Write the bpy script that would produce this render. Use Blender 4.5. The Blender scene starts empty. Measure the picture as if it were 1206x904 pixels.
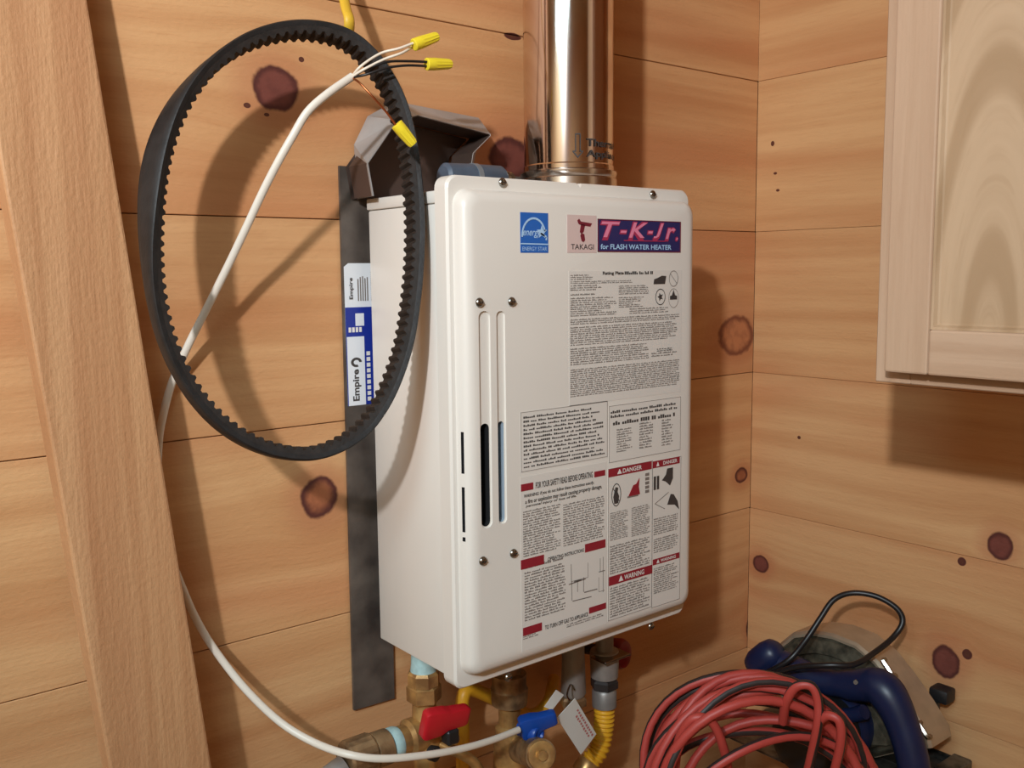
import bpy, bmesh, math, random
from mathutils import Vector, Matrix
R = random.Random(7)
PI = math.pi
SC = bpy.context.scene
COL = SC.collection

# ------------------------------------------------------------------ camera
F_PX, YAW, PITCH, ROLL = 1116.5, 0.678655, 0.117125, -0.010638
EYE = 1.55
_f = Vector((math.sin(YAW)*math.cos(PITCH), math.cos(YAW)*math.cos(PITCH), -math.sin(PITCH)))
_r0 = Vector((math.cos(YAW), -math.sin(YAW), 0)); _u0 = _r0.cross(_f)
CR = _r0*math.cos(ROLL) + _u0*math.sin(ROLL)
CU = -_r0*math.sin(ROLL) + _u0*math.cos(ROLL)
CF = _f
CAM = Vector((-1.26530392, -0.94625894, EYE))
cd = bpy.data.cameras.new('camera'); cam = bpy.data.objects.new('camera', cd); COL.objects.link(cam)
cd.sensor_fit = 'HORIZONTAL'; cd.sensor_width = 36; cd.lens = F_PX/1206*36; cd.clip_start = .02
M = Matrix((CR, CU, -CF)).transposed().to_4x4(); M.translation = CAM; cam.matrix_world = M
SC.camera = cam

# ------------------------------------------------------------------ light, world, exposure
w = bpy.data.worlds.new('room_air'); SC.world = w; w.use_nodes = True
w.node_tree.nodes['Background'].inputs[0].default_value = (1, .9, .8, 1)
w.node_tree.nodes['Background'].inputs[1].default_value = 0.0
LAMP = Vector((-2.316, -1.425, 2.325))
ld = bpy.data.lights.new('lamp_light', 'SPOT'); lamp = bpy.data.objects.new('lamp_light', ld); COL.objects.link(lamp)
lamp.location = LAMP; ld.energy = 166; ld.color = (.93, .93, .94); ld.shadow_soft_size = .042
ld.spot_size = math.radians(68); ld.spot_blend = 1.0
lamp.rotation_euler = (Vector((-.65, 0, 1.97))-LAMP).to_track_quat('-Z', 'Y').to_euler()
ad = bpy.data.lights.new('ambient_fill', 'AREA'); al = bpy.data.objects.new('ambient_fill', ad); COL.objects.link(al)  # added fill lamp that lifts the room's ambient light, not a real fixture
al.location = (-2.3, -1.25, 2.42); ad.shape = 'RECTANGLE'; ad.size = 1.2; ad.size_y = .9; ad.energy = 41; ad.color = (.56, .86, 1)
SC.view_settings.view_transform = 'Standard'; SC.view_settings.look = 'None'
SC.view_settings.exposure = 0.0; SC.view_settings.gamma = 1.0; SC.view_settings.use_curve_mapping = False

# ------------------------------------------------------------------ helpers
def at(px, py, y=None, x=None, z=None):
    d = CR*((px-603)/F_PX) - CU*((py-452)/F_PX) + CF
    if y is not None: t = (y-CAM.y)/d.y
    elif x is not None: t = (x-CAM.x)/d.x
    else: t = (z-CAM.z)/d.z
    return CAM + d*t
def ray_at(px, py, depth):
    return CAM + (CR*((px-603)/F_PX) - CU*((py-452)/F_PX) + CF)*depth
def s2l(c):
    c = c/255
    return c/12.92 if c <= .04045 else ((c+.055)/1.055)**2.4
def rgb(r, g, b): return (s2l(r), s2l(g), s2l(b), 1)

def mesh_obj(name, bm, mat, parent=None, smooth=False):
    me = bpy.data.meshes.new(name)
    bmesh.ops.recalc_face_normals(bm, faces=bm.faces[:])
    bm.to_mesh(me); bm.free()
    mats = mat if isinstance(mat, (list, tuple)) else [mat]
    for m in mats: me.materials.append(m)
    if smooth is True:
        for p in me.polygons: p.use_smooth = True
    elif smooth:
        for p in me.polygons: p.use_smooth = True
        me.set_sharp_from_angle(angle=math.radians(smooth))
    o = bpy.data.objects.new(name, me); COL.objects.link(o)
    if parent: adopt(o, parent)
    return o
def root_matrix(p):
    m = p.matrix_basis.copy()
    if p.parent: m = root_matrix(p.parent) @ p.matrix_parent_inverse @ m
    return m
def adopt(o, parent):
    o.parent = parent; o.matrix_parent_inverse = root_matrix(parent).inverted()
def thing(name, label, cat, loc, group=None):
    o = bpy.data.objects.new(name, None); COL.objects.link(o); o.location = loc
    o.empty_display_size = .02; o['label'] = label; o['category'] = cat
    if group: o['group'] = group
    return o
def tag(o, label, cat, group=None):
    o['label'] = label; o['category'] = cat
    if group: o['group'] = group
    return o

def add_box(bm, lo, hi, bev=0, seg=1, mi=0):
    lo, hi = [min(a, b) for a, b in zip(lo, hi)], [max(a, b) for a, b in zip(lo, hi)]
    c = [(a+b)/2 for a, b in zip(lo, hi)]; s = [b-a for a, b in zip(lo, hi)]
    r = bmesh.ops.create_cube(bm, size=1, matrix=Matrix.Translation(c) @ Matrix.Diagonal((*s, 1)))
    vs = r['verts']; fs = {f for v in vs for f in v.link_faces}
    for f in fs: f.material_index = mi
    if bev:
        es = list({e for v in vs for e in v.link_edges})
        rr = bmesh.ops.bevel(bm, geom=es, offset=bev, segments=seg, profile=.5, affect='EDGES')
        for f in rr['faces']: f.material_index = mi
def box_obj(name, lo, hi, mat, parent=None, bev=0, seg=1):
    bm = bmesh.new(); add_box(bm, lo, hi, bev, seg); return mesh_obj(name, bm, mat, parent)
def loft(bm, rings, cap0=True, cap1=True, mi=0, closed=True):
    vr = [[bm.verts.new(p) for p in r] for r in rings]
    n = len(vr[0])
    for a, b in zip(vr, vr[1:]):
        for i in range(n if closed else n-1):
            j = (i+1) % n
            f = bm.faces.new((a[i], a[j], b[j], b[i])); f.material_index = mi
    if cap0: bm.faces.new(vr[0]).material_index = mi
    if cap1: bm.faces.new(vr[-1]).material_index = mi
    return vr
def frames(path):
    n = len(path); T = []
    for i in range(n):
        a = path[max(i-1, 0)]; b = path[min(i+1, n-1)]; T.append((b-a).normalized())
    up = Vector((0, 0, 1)) if abs(T[0].z) < .9 else Vector((1, 0, 0))
    N = [(up - T[0]*up.dot(T[0])).normalized()]
    for i in range(1, n):
        v = N[-1] - T[i]*N[-1].dot(T[i]); N.append(v.normalized())
    return T, N, [t.cross(nn) for t, nn in zip(T, N)]
def smooth_path(pts, sub=6):
    pts = [Vector(p) for p in pts]; out = []
    P = [pts[0]*2-pts[1]] + pts + [pts[-1]*2-pts[-2]]
    for i in range(1, len(P)-2):
        p0, p1, p2, p3 = P[i-1:i+3]
        for k in range(sub):
            t = k/sub
            out.append(.5*((2*p1)+(p2-p0)*t+(2*p0-5*p1+4*p2-p3)*t*t+(3*p1-p0-3*p2+p3)*t**3))
    out.append(pts[-1].copy()); return out
def add_tube(bm, path, rad, n=12, mi=0, stripe=None, twist=0, flat=1.0):
    T, N, B = frames(path); rings = []
    for i, p in enumerate(path):
        r = rad(i/(len(path)-1)) if callable(rad) else rad
        rings.append([p + N[i]*(r*math.cos(a)) + B[i]*(r*flat*math.sin(a)) for a in [2*PI*k/n + twist*i for k in range(n)]])
    vr = loft(bm, rings, mi=mi)
    if stripe is not None:
        bm.faces.ensure_lookup_table()
        for a, b in zip(vr, vr[1:]):
            for i in stripe[0]:
                for f in a[i].link_faces:
                    if a[(i+1) % n] in f.verts and b[i] in f.verts: f.material_index = stripe[1]
def tube_obj(name, pts, rad, mat, parent=None, n=12, sub=6, flat=1.0):
    bm = bmesh.new(); add_tube(bm, smooth_path(pts, sub) if sub else [Vector(p) for p in pts], rad, n, flat=flat)
    return mesh_obj(name, bm, mat, parent, 50)
def add_lathe(bm, o, axis, prof, n=24, mi=0, ph=0):
    """prof: list of (distance along axis, radius)"""
    ax = Vector(axis).normalized(); up = Vector((0, 0, 1)) if abs(ax.z) < .9 else Vector((1, 0, 0))
    u = (up-ax*up.dot(ax)).normalized(); v = ax.cross(u); o = Vector(o)
    loft(bm, [[o+ax*h+u*(r*math.cos(a))+v*(r*math.sin(a)) for a in [ph+2*PI*k/n for k in range(n)]] for h, r in prof], mi=mi)
def lathe_obj(name, o, axis, prof, mat, parent=None, n=24, smooth=40, ph=0):
    bm = bmesh.new(); add_lathe(bm, o, axis, prof, n, ph=ph); return mesh_obj(name, bm, mat, parent, smooth)
def add_prism(bm, poly, d0, d1, fn, mi=0):
    """poly in 2D, fn(u,v,d)->3D, extruded from d0 to d1"""
    loft(bm, [[fn(u, v, d) for u, v in poly] for d in (d0, d1)], mi=mi)
def rrect(x0, x1, z0, z1, r, n=6):
    out = []
    for cx, cz, a0 in ((x1-r, z1-r, 0), (x0+r, z1-r, PI/2), (x0+r, z0+r, PI), (x1-r, z0+r, 1.5*PI)):
        for k in range(n+1):
            a = a0+PI/2*k/n; out.append((cx+r*math.cos(a), cz+r*math.sin(a)))
    return out
def text_bm(s, fn, u0, u1, v0, v1, shear=0, bold=0, bm=None, mi=0, spacing=1.0):
    """flat lettering stretched into the box u0..u1, v0..v1 and placed with fn(u,v)"""
    cu = bpy.data.curves.new('lettering', 'FONT'); cu.body = s; cu.size = 1; cu.shear = shear; cu.offset = bold
    cu.resolution_u = 3; cu.space_character = spacing
    o = bpy.data.objects.new('lettering', cu); COL.objects.link(o)
    dg = bpy.context.evaluated_depsgraph_get(); me = bpy.data.meshes.new_from_object(o.evaluated_get(dg))
    bpy.data.objects.remove(o); bpy.data.curves.remove(cu)
    xs = [v.co.x for v in me.vertices]; ys = [v.co.y for v in me.vertices]
    a0, a1, b0, b1 = min(xs), max(xs), min(ys), max(ys)
    own = bm is None
    if own: bm = bmesh.new()
    vs = [bm.verts.new(fn(u0+(v.co.x-a0)/(a1-a0)*(u1-u0), v0+(v.co.y-b0)/(b1-b0)*(v1-v0))) for v in me.vertices]
    for p in me.polygons:
        try: bm.faces.new([vs[i] for i in p.vertices]).material_index = mi
        except ValueError: pass
    bpy.data.meshes.remove(me)
    return bm

# ------------------------------------------------------------------ materials
def newmat(name):
    m = bpy.data.materials.new(name); m.use_nodes = True; nt = m.node_tree
    return m, nt, nt.nodes['Principled BSDF']
def plain(name, col, rough=.5, metal=0, spec=.5, noise=0, nscale=40, bump=0, bscale=300, coat=0, col2=None):
    m, nt, b = newmat(name); N = nt.nodes.new; L = nt.links.new
    b.inputs['Base Color'].default_value = col; b.inputs['Roughness'].default_value = rough
    b.inputs['Metallic'].default_value = metal; b.inputs['Specular IOR Level'].default_value = spec
    b.inputs['Coat Weight'].default_value = coat
    tc = N('ShaderNodeTexCoord')
    if noise:
        nz = N('ShaderNodeTexNoise'); nz.inputs['Scale'].default_value = nscale; nz.inputs['Detail'].default_value = 5
        L(tc.outputs['Object'], nz.inputs['Vector'])
        mx = N('ShaderNodeMix'); mx.data_type = 'RGBA'
        c2 = col2 or tuple(c*(1-noise) for c in col[:3])+(1,)
        mx.inputs['A'].default_value = col; mx.inputs['B'].default_value = c2
        mr = N('ShaderNodeMapRange'); mr.inputs[1].default_value = .38; mr.inputs[2].default_value = .66
        L(nz.outputs['Fac'], mr.inputs[0]); L(mr.outputs[0], mx.inputs['Factor']); L(mx.outputs['Result'], b.inputs['Base Color'])
    if bump:
        nb = N('ShaderNodeTexNoise'); nb.inputs['Scale'].default_value = bscale; nb.inputs['Detail'].default_value = 3
        L(tc.outputs['Object'], nb.inputs['Vector'])
        bp = N('ShaderNodeBump'); bp.inputs['Strength'].default_value = bump; bp.inputs['Distance'].default_value = .001
        L(nb.outputs['Fac'], bp.inputs['Height']); L(bp.outputs['Normal'], b.inputs['Normal'])
    return m

def wood(name, axis, cross, light, dark, red, knots=(), seed=0, gscale=(1.3, 26), contrast=1.0, rough=.6, saw=.5, cath=.14, arch=None):
    """sawn timber: grain runs along `axis`; knots = (u, v, ru, rv, kind)"""
    m, nt, b = newmat(name); N = nt.nodes.new; L = nt.links.new
    def math_(op, a, c=None, d=None):
        n = N('ShaderNodeMath'); n.operation = op
        for i, x in enumerate((a, c, d)):
            if x is None: continue
            if isinstance(x, (int, float)): n.inputs[i].default_value = x
            else: L(x, n.inputs[i])
        return n.outputs[0]
    def mix(f, a, c, blend='MIX'):
        n = N('ShaderNodeMix'); n.data_type = 'RGBA'; n.blend_type = blend
        for k, x in (('Factor', f), ('A', a), ('B', c)):
            if isinstance(x, (int, float, tuple)): n.inputs[k].default_value = x
            else: L(x, n.inputs[k])
        return n.outputs['Result']
    def rng(x, a, c, lo=0., hi=1.):
        n = N('ShaderNodeMapRange'); n.interpolation_type = 'SMOOTHSTEP'
        for i, q in enumerate((a, c, lo, hi)): n.inputs[i+1].default_value = q
        L(x, n.inputs[0]); return n.outputs[0]
    tc = N('ShaderNodeTexCoord'); sp = N('ShaderNodeSeparateXYZ'); L(tc.outputs['Object'], sp.inputs[0])
    U = sp.outputs['XYZ'.index(axis)]; V = sp.outputs['XYZ'.index(cross)]
    third = [a for a in 'XYZ' if a not in (axis, cross)][0]; W = sp.outputs['XYZ'.index(third)]
    cb = N('ShaderNodeCombineXYZ'); L(U, cb.inputs[0]); L(V, cb.inputs[1]); P0 = cb.outputs[0]
    n0 = N('ShaderNodeTexNoise'); n0.inputs['Scale'].default_value = 60; n0.inputs['Detail'].default_value = 3; L(P0, n0.inputs['Vector'])
    wob = math_('MULTIPLY', math_('SUBTRACT', n0.outputs['Fac'], .5), .35)
    Vw = V; ks = []
    for (u0, v0, ru, rv, kind) in knots:
        s = N('ShaderNodeVectorMath'); s.operation = 'SUBTRACT'; L(P0, s.inputs[0]); s.inputs[1].default_value = (u0, v0, 0)
        mu = N('ShaderNodeVectorMath'); mu.operation = 'MULTIPLY'; L(s.outputs[0], mu.inputs[0]); mu.inputs[1].default_value = (1/ru, 1/rv, 0)
        ln = N('ShaderNodeVectorMath'); ln.operation = 'LENGTH'; L(mu.outputs[0], ln.inputs[0])
        d = ln.outputs['Value']; ks.append((d, kind))
        g = math_('DIVIDE', 1., math_('ADD', 1., math_('POWER', math_('MULTIPLY', d, .5), 3.)))
        Vw = math_('SUBTRACT', Vw, math_('MULTIPLY', math_('MULTIPLY', math_('SUBTRACT', V, v0), g), .7))
    if arch:                                             # flat-sawn arches round a point (u, v)
        a = math_('SUBTRACT', V, arch[1]); c = math_('MULTIPLY', math_('SUBTRACT', U, arch[0]), arch[2])
        Vw = math_('SQRT', math_('ADD', math_('MULTIPLY', a, a), math_('MULTIPLY', c, c)))
    cg = N('ShaderNodeCombineXYZ'); L(math_('MULTIPLY', U, gscale[0]), cg.inputs[0]); L(math_('MULTIPLY', Vw, gscale[1]), cg.inputs[1])
    L(math_('ADD', math_('MULTIPLY', W, 8.), seed*3.71), cg.inputs[2])
    n1 = N('ShaderNodeTexNoise'); n1.inputs['Scale'].default_value = 1; n1.inputs['Detail'].default_value = 6; n1.inputs['Distortion'].default_value = .25
    L(cg.outputs[0], n1.inputs['Vector'])
    c2 = N('ShaderNodeCombineXYZ'); L(math_('MULTIPLY', U, .9), c2.inputs[0]); L(math_('MULTIPLY', Vw, 6.5), c2.inputs[1]); c2.inputs[2].default_value = seed*1.3+5
    n2 = N('ShaderNodeTexNoise'); n2.inputs['Scale'].default_value = 1; n2.inputs['Detail'].default_value = 3; n2.inputs['Distortion'].default_value = .4
    L(c2.outputs[0], n2.inputs['Vector'])
    wv = N('ShaderNodeTexWave'); wv.wave_type = 'BANDS'; wv.bands_direction = 'Y'; wv.inputs['Scale'].default_value = 1.
    wv.inputs['Distortion'].default_value = 5.; wv.inputs['Detail'].default_value = 2; wv.inputs['Detail Scale'].default_value = .9
    c3 = N('ShaderNodeCombineXYZ'); L(math_('MULTIPLY', U, 1.1), c3.inputs[0]); L(math_('MULTIPLY', Vw, 9.), c3.inputs[1]); c3.inputs[2].default_value = seed*.77
    L(c3.outputs[0], wv.inputs['Vector'])
    fine = N('ShaderNodeTexNoise'); fine.inputs['Scale'].default_value = 1; fine.inputs['Detail'].default_value = 4
    c4 = N('ShaderNodeCombineXYZ'); L(math_('MULTIPLY', U, 22.), c4.inputs[0]); L(math_('MULTIPLY', Vw, 330.), c4.inputs[1]); L(math_('MULTIPLY', W, 330.), c4.inputs[2])
    L(c4.outputs[0], fine.inputs['Vector'])
    col = mix(math_('MULTIPLY', rng(n1.outputs['Fac'], .36, .70), .55*contrast), light, dark)
    col = mix(math_('MULTIPLY', rng(n2.outputs['Fac'], .45, .72), .62*contrast), col, red)
    col = mix(math_('MULTIPLY', rng(wv.outputs['Color'], .55, 1.), cath*contrast), col, dark)
    col = mix(math_('MULTIPLY', rng(fine.outputs['Fac'], .5, .75), .22*contrast), col, dark)
    for d, kind in ks:
        dd = math_('ADD', d, wob)
        edge = rgb(128, 76, 54) if kind == 'open' else rgb(88, 46, 40); mid = {'solid': rgb(120, 66, 56), 'ring': rgb(176, 108, 72), 'open': rgb(188, 124, 84), 'speck': rgb(96, 56, 40)}[kind]
        if kind != 'speck':
            col = mix(rng(dd, 2.6, 1.0, 0., .4), col, rgb(176, 104, 72))
        ew = {'solid': .62, 'ring': .45, 'open': .62, 'speck': .2}[kind]
        kc = mix(rng(dd, ew, .92), mid, edge)
        kn = mix(rng(n0.outputs['Fac'], .4, .65, 0., .35), kc, edge)
        col = mix(rng(dd, 1.12, .93), col, kn)
    L(col, b.inputs['Base Color']); b.inputs['Roughness'].default_value = rough; b.inputs['Specular IOR Level'].default_value = .3
    sw = N('ShaderNodeTexNoise'); sw.inputs['Scale'].default_value = 1; sw.inputs['Detail'].default_value = 3
    c5 = N('ShaderNodeCombineXYZ'); L(math_('MULTIPLY', U, 150.), c5.inputs[0]); L(math_('MULTIPLY', V, 240.), c5.inputs[1]); L(math_('MULTIPLY', W, 240.), c5.inputs[2])
    L(c5.outputs[0], sw.inputs['Vector'])
    bp = N('ShaderNodeBump'); bp.inputs['Strength'].default_value = saw; bp.inputs['Distance'].default_value = .0012
    L(math_('ADD', math_('MULTIPLY', sw.outputs['Fac'], .7), math_('MULTIPLY', fine.outputs['Fac'], .5)), bp.inputs['Height']); L(bp.outputs['Normal'], b.inputs['Normal'])
    return m

ENAMEL = plain('white_enamel', rgb(226, 219, 210), .32, spec=.45, noise=.03, nscale=6)
GALVANISED = plain('galvanised_panel', rgb(165, 168, 168), .45, .6)  # grey metal of the heater's mounting bracket
DARK = plain('slot_shade', rgb(22, 22, 24), .7)  # near-black colour paints the shade inside the slots
GLIMPSE = plain('pale_blue_inner_case', rgb(150, 165, 178), .5)
SCREW = plain('screw_steel', rgb(150, 146, 140), .25, 1.)
STEEL = plain('polished_stainless', rgb(218, 202, 192), .12, 1., noise=.1, nscale=12)
STEEL2 = plain('stainless_collar', rgb(205, 196, 188), .2, 1.)
SQUARE = plain('weathered_steel', rgb(108, 98, 90), .45, .3, noise=.55, nscale=17, col2=rgb(66, 58, 54), bump=.15)
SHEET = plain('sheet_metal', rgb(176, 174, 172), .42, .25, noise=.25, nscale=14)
SHEET_SHADED = plain('sheet_metal_shaded', rgb(92, 74, 66), .55, .4, noise=.3, nscale=10)  # darker copy of the sheet metal; the hollow's shade is in its colour
RUBBER = plain('black_rubber', rgb(38, 36, 36), .55, spec=.35, noise=.35, nscale=70, bump=.3)
RUBBER_T = plain('black_rubber_teeth', rgb(46, 40, 37), .65, spec=.3, noise=.4, nscale=90, bump=.35)
SLATE = plain('slate_rubber', rgb(78, 90, 106), .5, noise=.2, nscale=60)
SLATE_L = plain('pale_clamp', rgb(140, 148, 156), .35, .5)
PVC = plain('white_sheath', rgb(226, 216, 202), .4)
WIRE_W = plain('white_wire', rgb(232, 218, 200), .4)
WIRE_K = plain('black_wire', rgb(30, 26, 26), .4)
COPPER = plain('bare_copper', rgb(176, 104, 66), .3, 1.)
YEL = plain('yellow_plastic', rgb(240, 216, 50), .45)
YCAB = plain('yellow_sheath', rgb(222, 178, 52), .5)
BRASS = plain('weathered_brass', rgb(206, 166, 104), .36, .6, noise=.35, nscale=45, col2=rgb(150, 112, 72))
BRONZE = plain('dull_bronze', rgb(164, 134, 98), .42, .55, noise=.4, nscale=55, col2=rgb(112, 88, 64))
TEFLON = plain('thread_tape', rgb(170, 200, 200), .6, noise=.2, nscale=120)
REDP = plain('red_plastic', rgb(190, 26, 38), .4)
REDK = plain('dark_red_knob', rgb(128, 20, 28), .4)
BLUEP = plain('blue_plastic', rgb(16, 66, 150), .38)
GREYP = plain('grey_iron', rgb(158, 154, 150), .45, .4, noise=.3, nscale=30)
DGREY = plain('dark_iron', rgb(66, 62, 62), .5, .5, noise=.3, nscale=40)
GASY = plain('yellow_gas_coating', rgb(226, 170, 40), .45, noise=.12, nscale=60)
CARD = plain('white_card', rgb(226, 226, 220), .7)
SAWBLUE = plain('navy_plastic', rgb(20, 31, 66), .4, noise=.15, nscale=50)
SAWBLK = plain('black_plastic', rgb(26, 26, 28), .5)
ALU = plain('cast_aluminium', rgb(190, 172, 148), .4, .6, noise=.15, nscale=40, bump=.1)
GEAR = plain('dull_gear_cover', rgb(110, 104, 88), .45, .5, noise=.45, nscale=60, col2=rgb(58, 56, 48))
SHOE = plain('saw_shoe_steel', rgb(120, 118, 112), .35, .8, noise=.5, nscale=50, col2=rgb(52, 52, 50))
CORD_O = plain('orange_cord', rgb(172, 62, 54), .5)
CORD_K = plain('cord_stripe', rgb(44, 34, 32), .5)
CORDB = plain('black_cord', rgb(24, 22, 24), .4)
INK = plain('label_ink', rgb(120, 110, 104), .6)
INK_B = plain('label_ink_bold', rgb(62, 56, 54), .6)
INK_RED = plain('label_red', rgb(142, 30, 44), .5)
INK_W = plain('label_white', rgb(226, 220, 214), .5)
LBLUE = plain('label_blue', rgb(28, 96, 180), .4)
LSKY = plain('label_sky', rgb(170, 204, 236), .4)
LPINK = plain('label_blush', rgb(212, 186, 180), .45)
LNAVY = plain('label_navy', rgb(44, 42, 92), .4)
LROSE = plain('label_rose', rgb(226, 130, 160), .4)
LMAG = plain('label_magenta', rgb(170, 50, 84), .4)
LMARO = plain('label_maroon', rgb(116, 30, 46), .5)
STK_W = plain('sticker_white', rgb(222, 224, 228), .45)
STK_B = plain('sticker_blue', rgb(20, 44, 140), .4)

# ------------------------------------------------------------------ the room
SEAM = [EYE+v for v in (-1.58, -1.345, -1.115, -.865, -.630, -.3895, -.165, .060, .2928, .525, .755, .985)]
LIGHT_P, DARK_P, RED_P = rgb(214, 166, 118), rgb(184, 126, 80), rgb(188, 118, 76)
def kn(px, py, rx, ry, kind, wall):
    if wall == 'back':
        a = at(px-rx, py, y=0); c = at(px+rx, py, y=0); t = at(px, py-ry, y=0); bt = at(px, py+ry, y=0); p = at(px, py, y=0)
        return (p.x, p.z, abs(c.x-a.x)/2, abs(t.z-bt.z)/2, kind)
    a = at(px-rx, py, x=0); c = at(px+rx, py, x=0); t = at(px, py-ry, x=0); bt = at(px, py+ry, x=0); p = at(px, py, x=0)
    return (p.y, p.z, abs(c.y-a.y)/2, abs(t.z-bt.z)/2, kind)
KB = [kn(325, 104, 27, 26, 'solid', 'back'), kn(376, 585, 21, 24, 'ring', 'back'), kn(867, 395, 20, 23, 'open', 'back'),
      kn(873, 559, 7, 9, 'ring', 'back'), kn(601, 186, 24, 24, 'solid', 'back'), kn(884, 738, 5, 14, 'solid', 'back'),
      kn(291, 124, 4, 3, 'speck', 'back'), kn(355, 70, 3, 3, 'speck', 'back'), kn(314, 135, 3, 2, 'speck', 'back'),
      kn(604, 43, 10, 4, 'speck', 'back')]
KR = [kn(1178, 643, 15, 16, 'solid', 'right'), kn(896, 664, 9, 10, 'solid', 'right'), kn(1114, 779, 16, 19, 'solid', 'right'),
      kn(1133, 661, 5, 5, 'speck', 'right'), kn(1139, 770, 6, 6, 'speck', 'right'), kn(910, 169, 2, 3, 'speck', 'right'),
      kn(913, 204, 2, 1.5, 'speck', 'right'), kn(916, 224, 2, 1.5, 'speck', 'right'), kn(941, 515, 2, 2, 'speck', 'right')]
def tint(c, k, g=1, b=1): return (min(c[0]*k, 1), min(c[1]*k*g, 1), min(c[2]*k*b, 1), 1)
def plank_wall(name, axis, knots, tints):
    if axis == 'X': wall = box_obj(name, (-3.0, .02, 0), (0.12, .12, 2.45), BACKING)
    else: wall = box_obj(name, (.02, -2.6, 0), (.12, .02, 2.45), BACKING)
    wall['kind'] = 'structure'
    for i in range(len(SEAM)-1):
        gap = .0005 if axis == 'X' else .0002
        z0, z1 = max(SEAM[i], .0)+gap, min(SEAM[i+1], 2.45)-gap
        ks = [k for k in knots if z0-.02 < k[1] < z1+.02]
        k, g, b = tints[i % len(tints)]
        m = wood('pine_plank', axis, 'Z', tint(LIGHT_P, k, g, b), tint(DARK_P, k, g, b), tint(RED_P, k, g, b), ks, seed=i*2.3+(40 if axis == 'Y' else 3))
        off = R.uniform(-.0006, .0006)
        bm = bmesh.new()
        if axis == 'X': add_box(bm, (-3.0, off, z0), (.0, .019, z1), .0007)
        else: add_box(bm, (off, -2.6, z0), (.019, .0, z1), .0005)
        mesh_obj('plank', bm, m, wall)
    return wall
BACKING = plain('dark_gap', rgb(70, 40, 26), .9)
plank_wall('wall_back', 'X', KB, [(1, 1, 1), (1, .99, .97), (1.0, 1, 1), (.98, 1, 1), (1.0, 1.01, 1.01), (1.02, 1.01, 1.0), (1, .97, .95), (1.02, .97, .94), (1.03, .99, .97), (1, 1, 1), (1, 1, 1)])
plank_wall('wall_right', 'Y', KR, [(1, 1, 1), (1, 1, 1), (1, 1, 1), (.97, 1, 1), (.97, 1.0, 1.0), (1, 1.02, 1.03), (.97, .99, .97), (1, 1.03, 1.02), (1, 1.03, 1.02), (1, 1, 1), (1, 1, 1)])
PLAINPINE = wood('pine_far_wall', 'X', 'Z', LIGHT_P, DARK_P, RED_P, seed=90)
PLAINPINE2 = wood('pine_side_wall', 'Y', 'Z', LIGHT_P, DARK_P, RED_P, seed=91)
for nm, lo, hi, mt in (('wall_front', (-3.1, -2.7, 0), (.12, -2.6, 2.45), PLAINPINE), ('wall_left', (-3.1, -2.6, 0), (-3.0, .12, 2.45), PLAINPINE2),
                       ('floor', (-3.1, -2.7, -.1), (.12, .12, 0), plain('floor_boards', rgb(140, 104, 72), .6, noise=.3)),
                       ('ceiling', (-3.1, -2.7, 2.45), (.12, .12, 2.55), plain('ceiling_white', rgb(214, 200, 180), .8))):
    box_obj(nm, lo, hi, mt)['kind'] = 'structure'

# ------------------------------------------------------------------ leaning board at the left
BOARD = wood('rough_pine_board', 'Z', 'X', rgb(198, 150, 108), rgb(168, 115, 76), rgb(172, 110, 76), seed=33, gscale=(1.6, 34), saw=.9, cath=.35)
def board():
    pt = at(103, 0, y=-.040); pb = at(250, 904, y=-.066)
    lt = at(8, 180, y=-.054); lb = at(135, 904, y=-.088)
    d = (pt-pb).normalized(); top = pt + d*((2.44-pt.z)/d.z); bot = pb - d*((pb.z-.0)/d.z)
    wdt = .092; th = .03; e = Vector((1, 0, 0)); e = (e-d*e.dot(d)).normalized(); nrm = d.cross(e)
    if nrm.y < 0: nrm = -nrm
    bm = bmesh.new(); rings = []
    for p in (bot, top):
        c = [p, p-e*wdt, p-e*wdt+nrm*th, p+nrm*th]; rings.append(c)
    loft(bm, rings)
    bmesh.ops.bevel(bm, geom=bm.edges[:], offset=.0025, segments=2, profile=.5, affect='EDGES')
    o = mesh_obj('leaning_board', bm, BOARD)
    tag(o, 'long rough-sawn pine board leaning upright against the plank wall at the left', 'board')
    # keep it clear of the wall: back face never crosses y=0
    mx = max(v.co.y for v in o.data.vertices)
    return o, mx
_bo, _mx = board()

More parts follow.
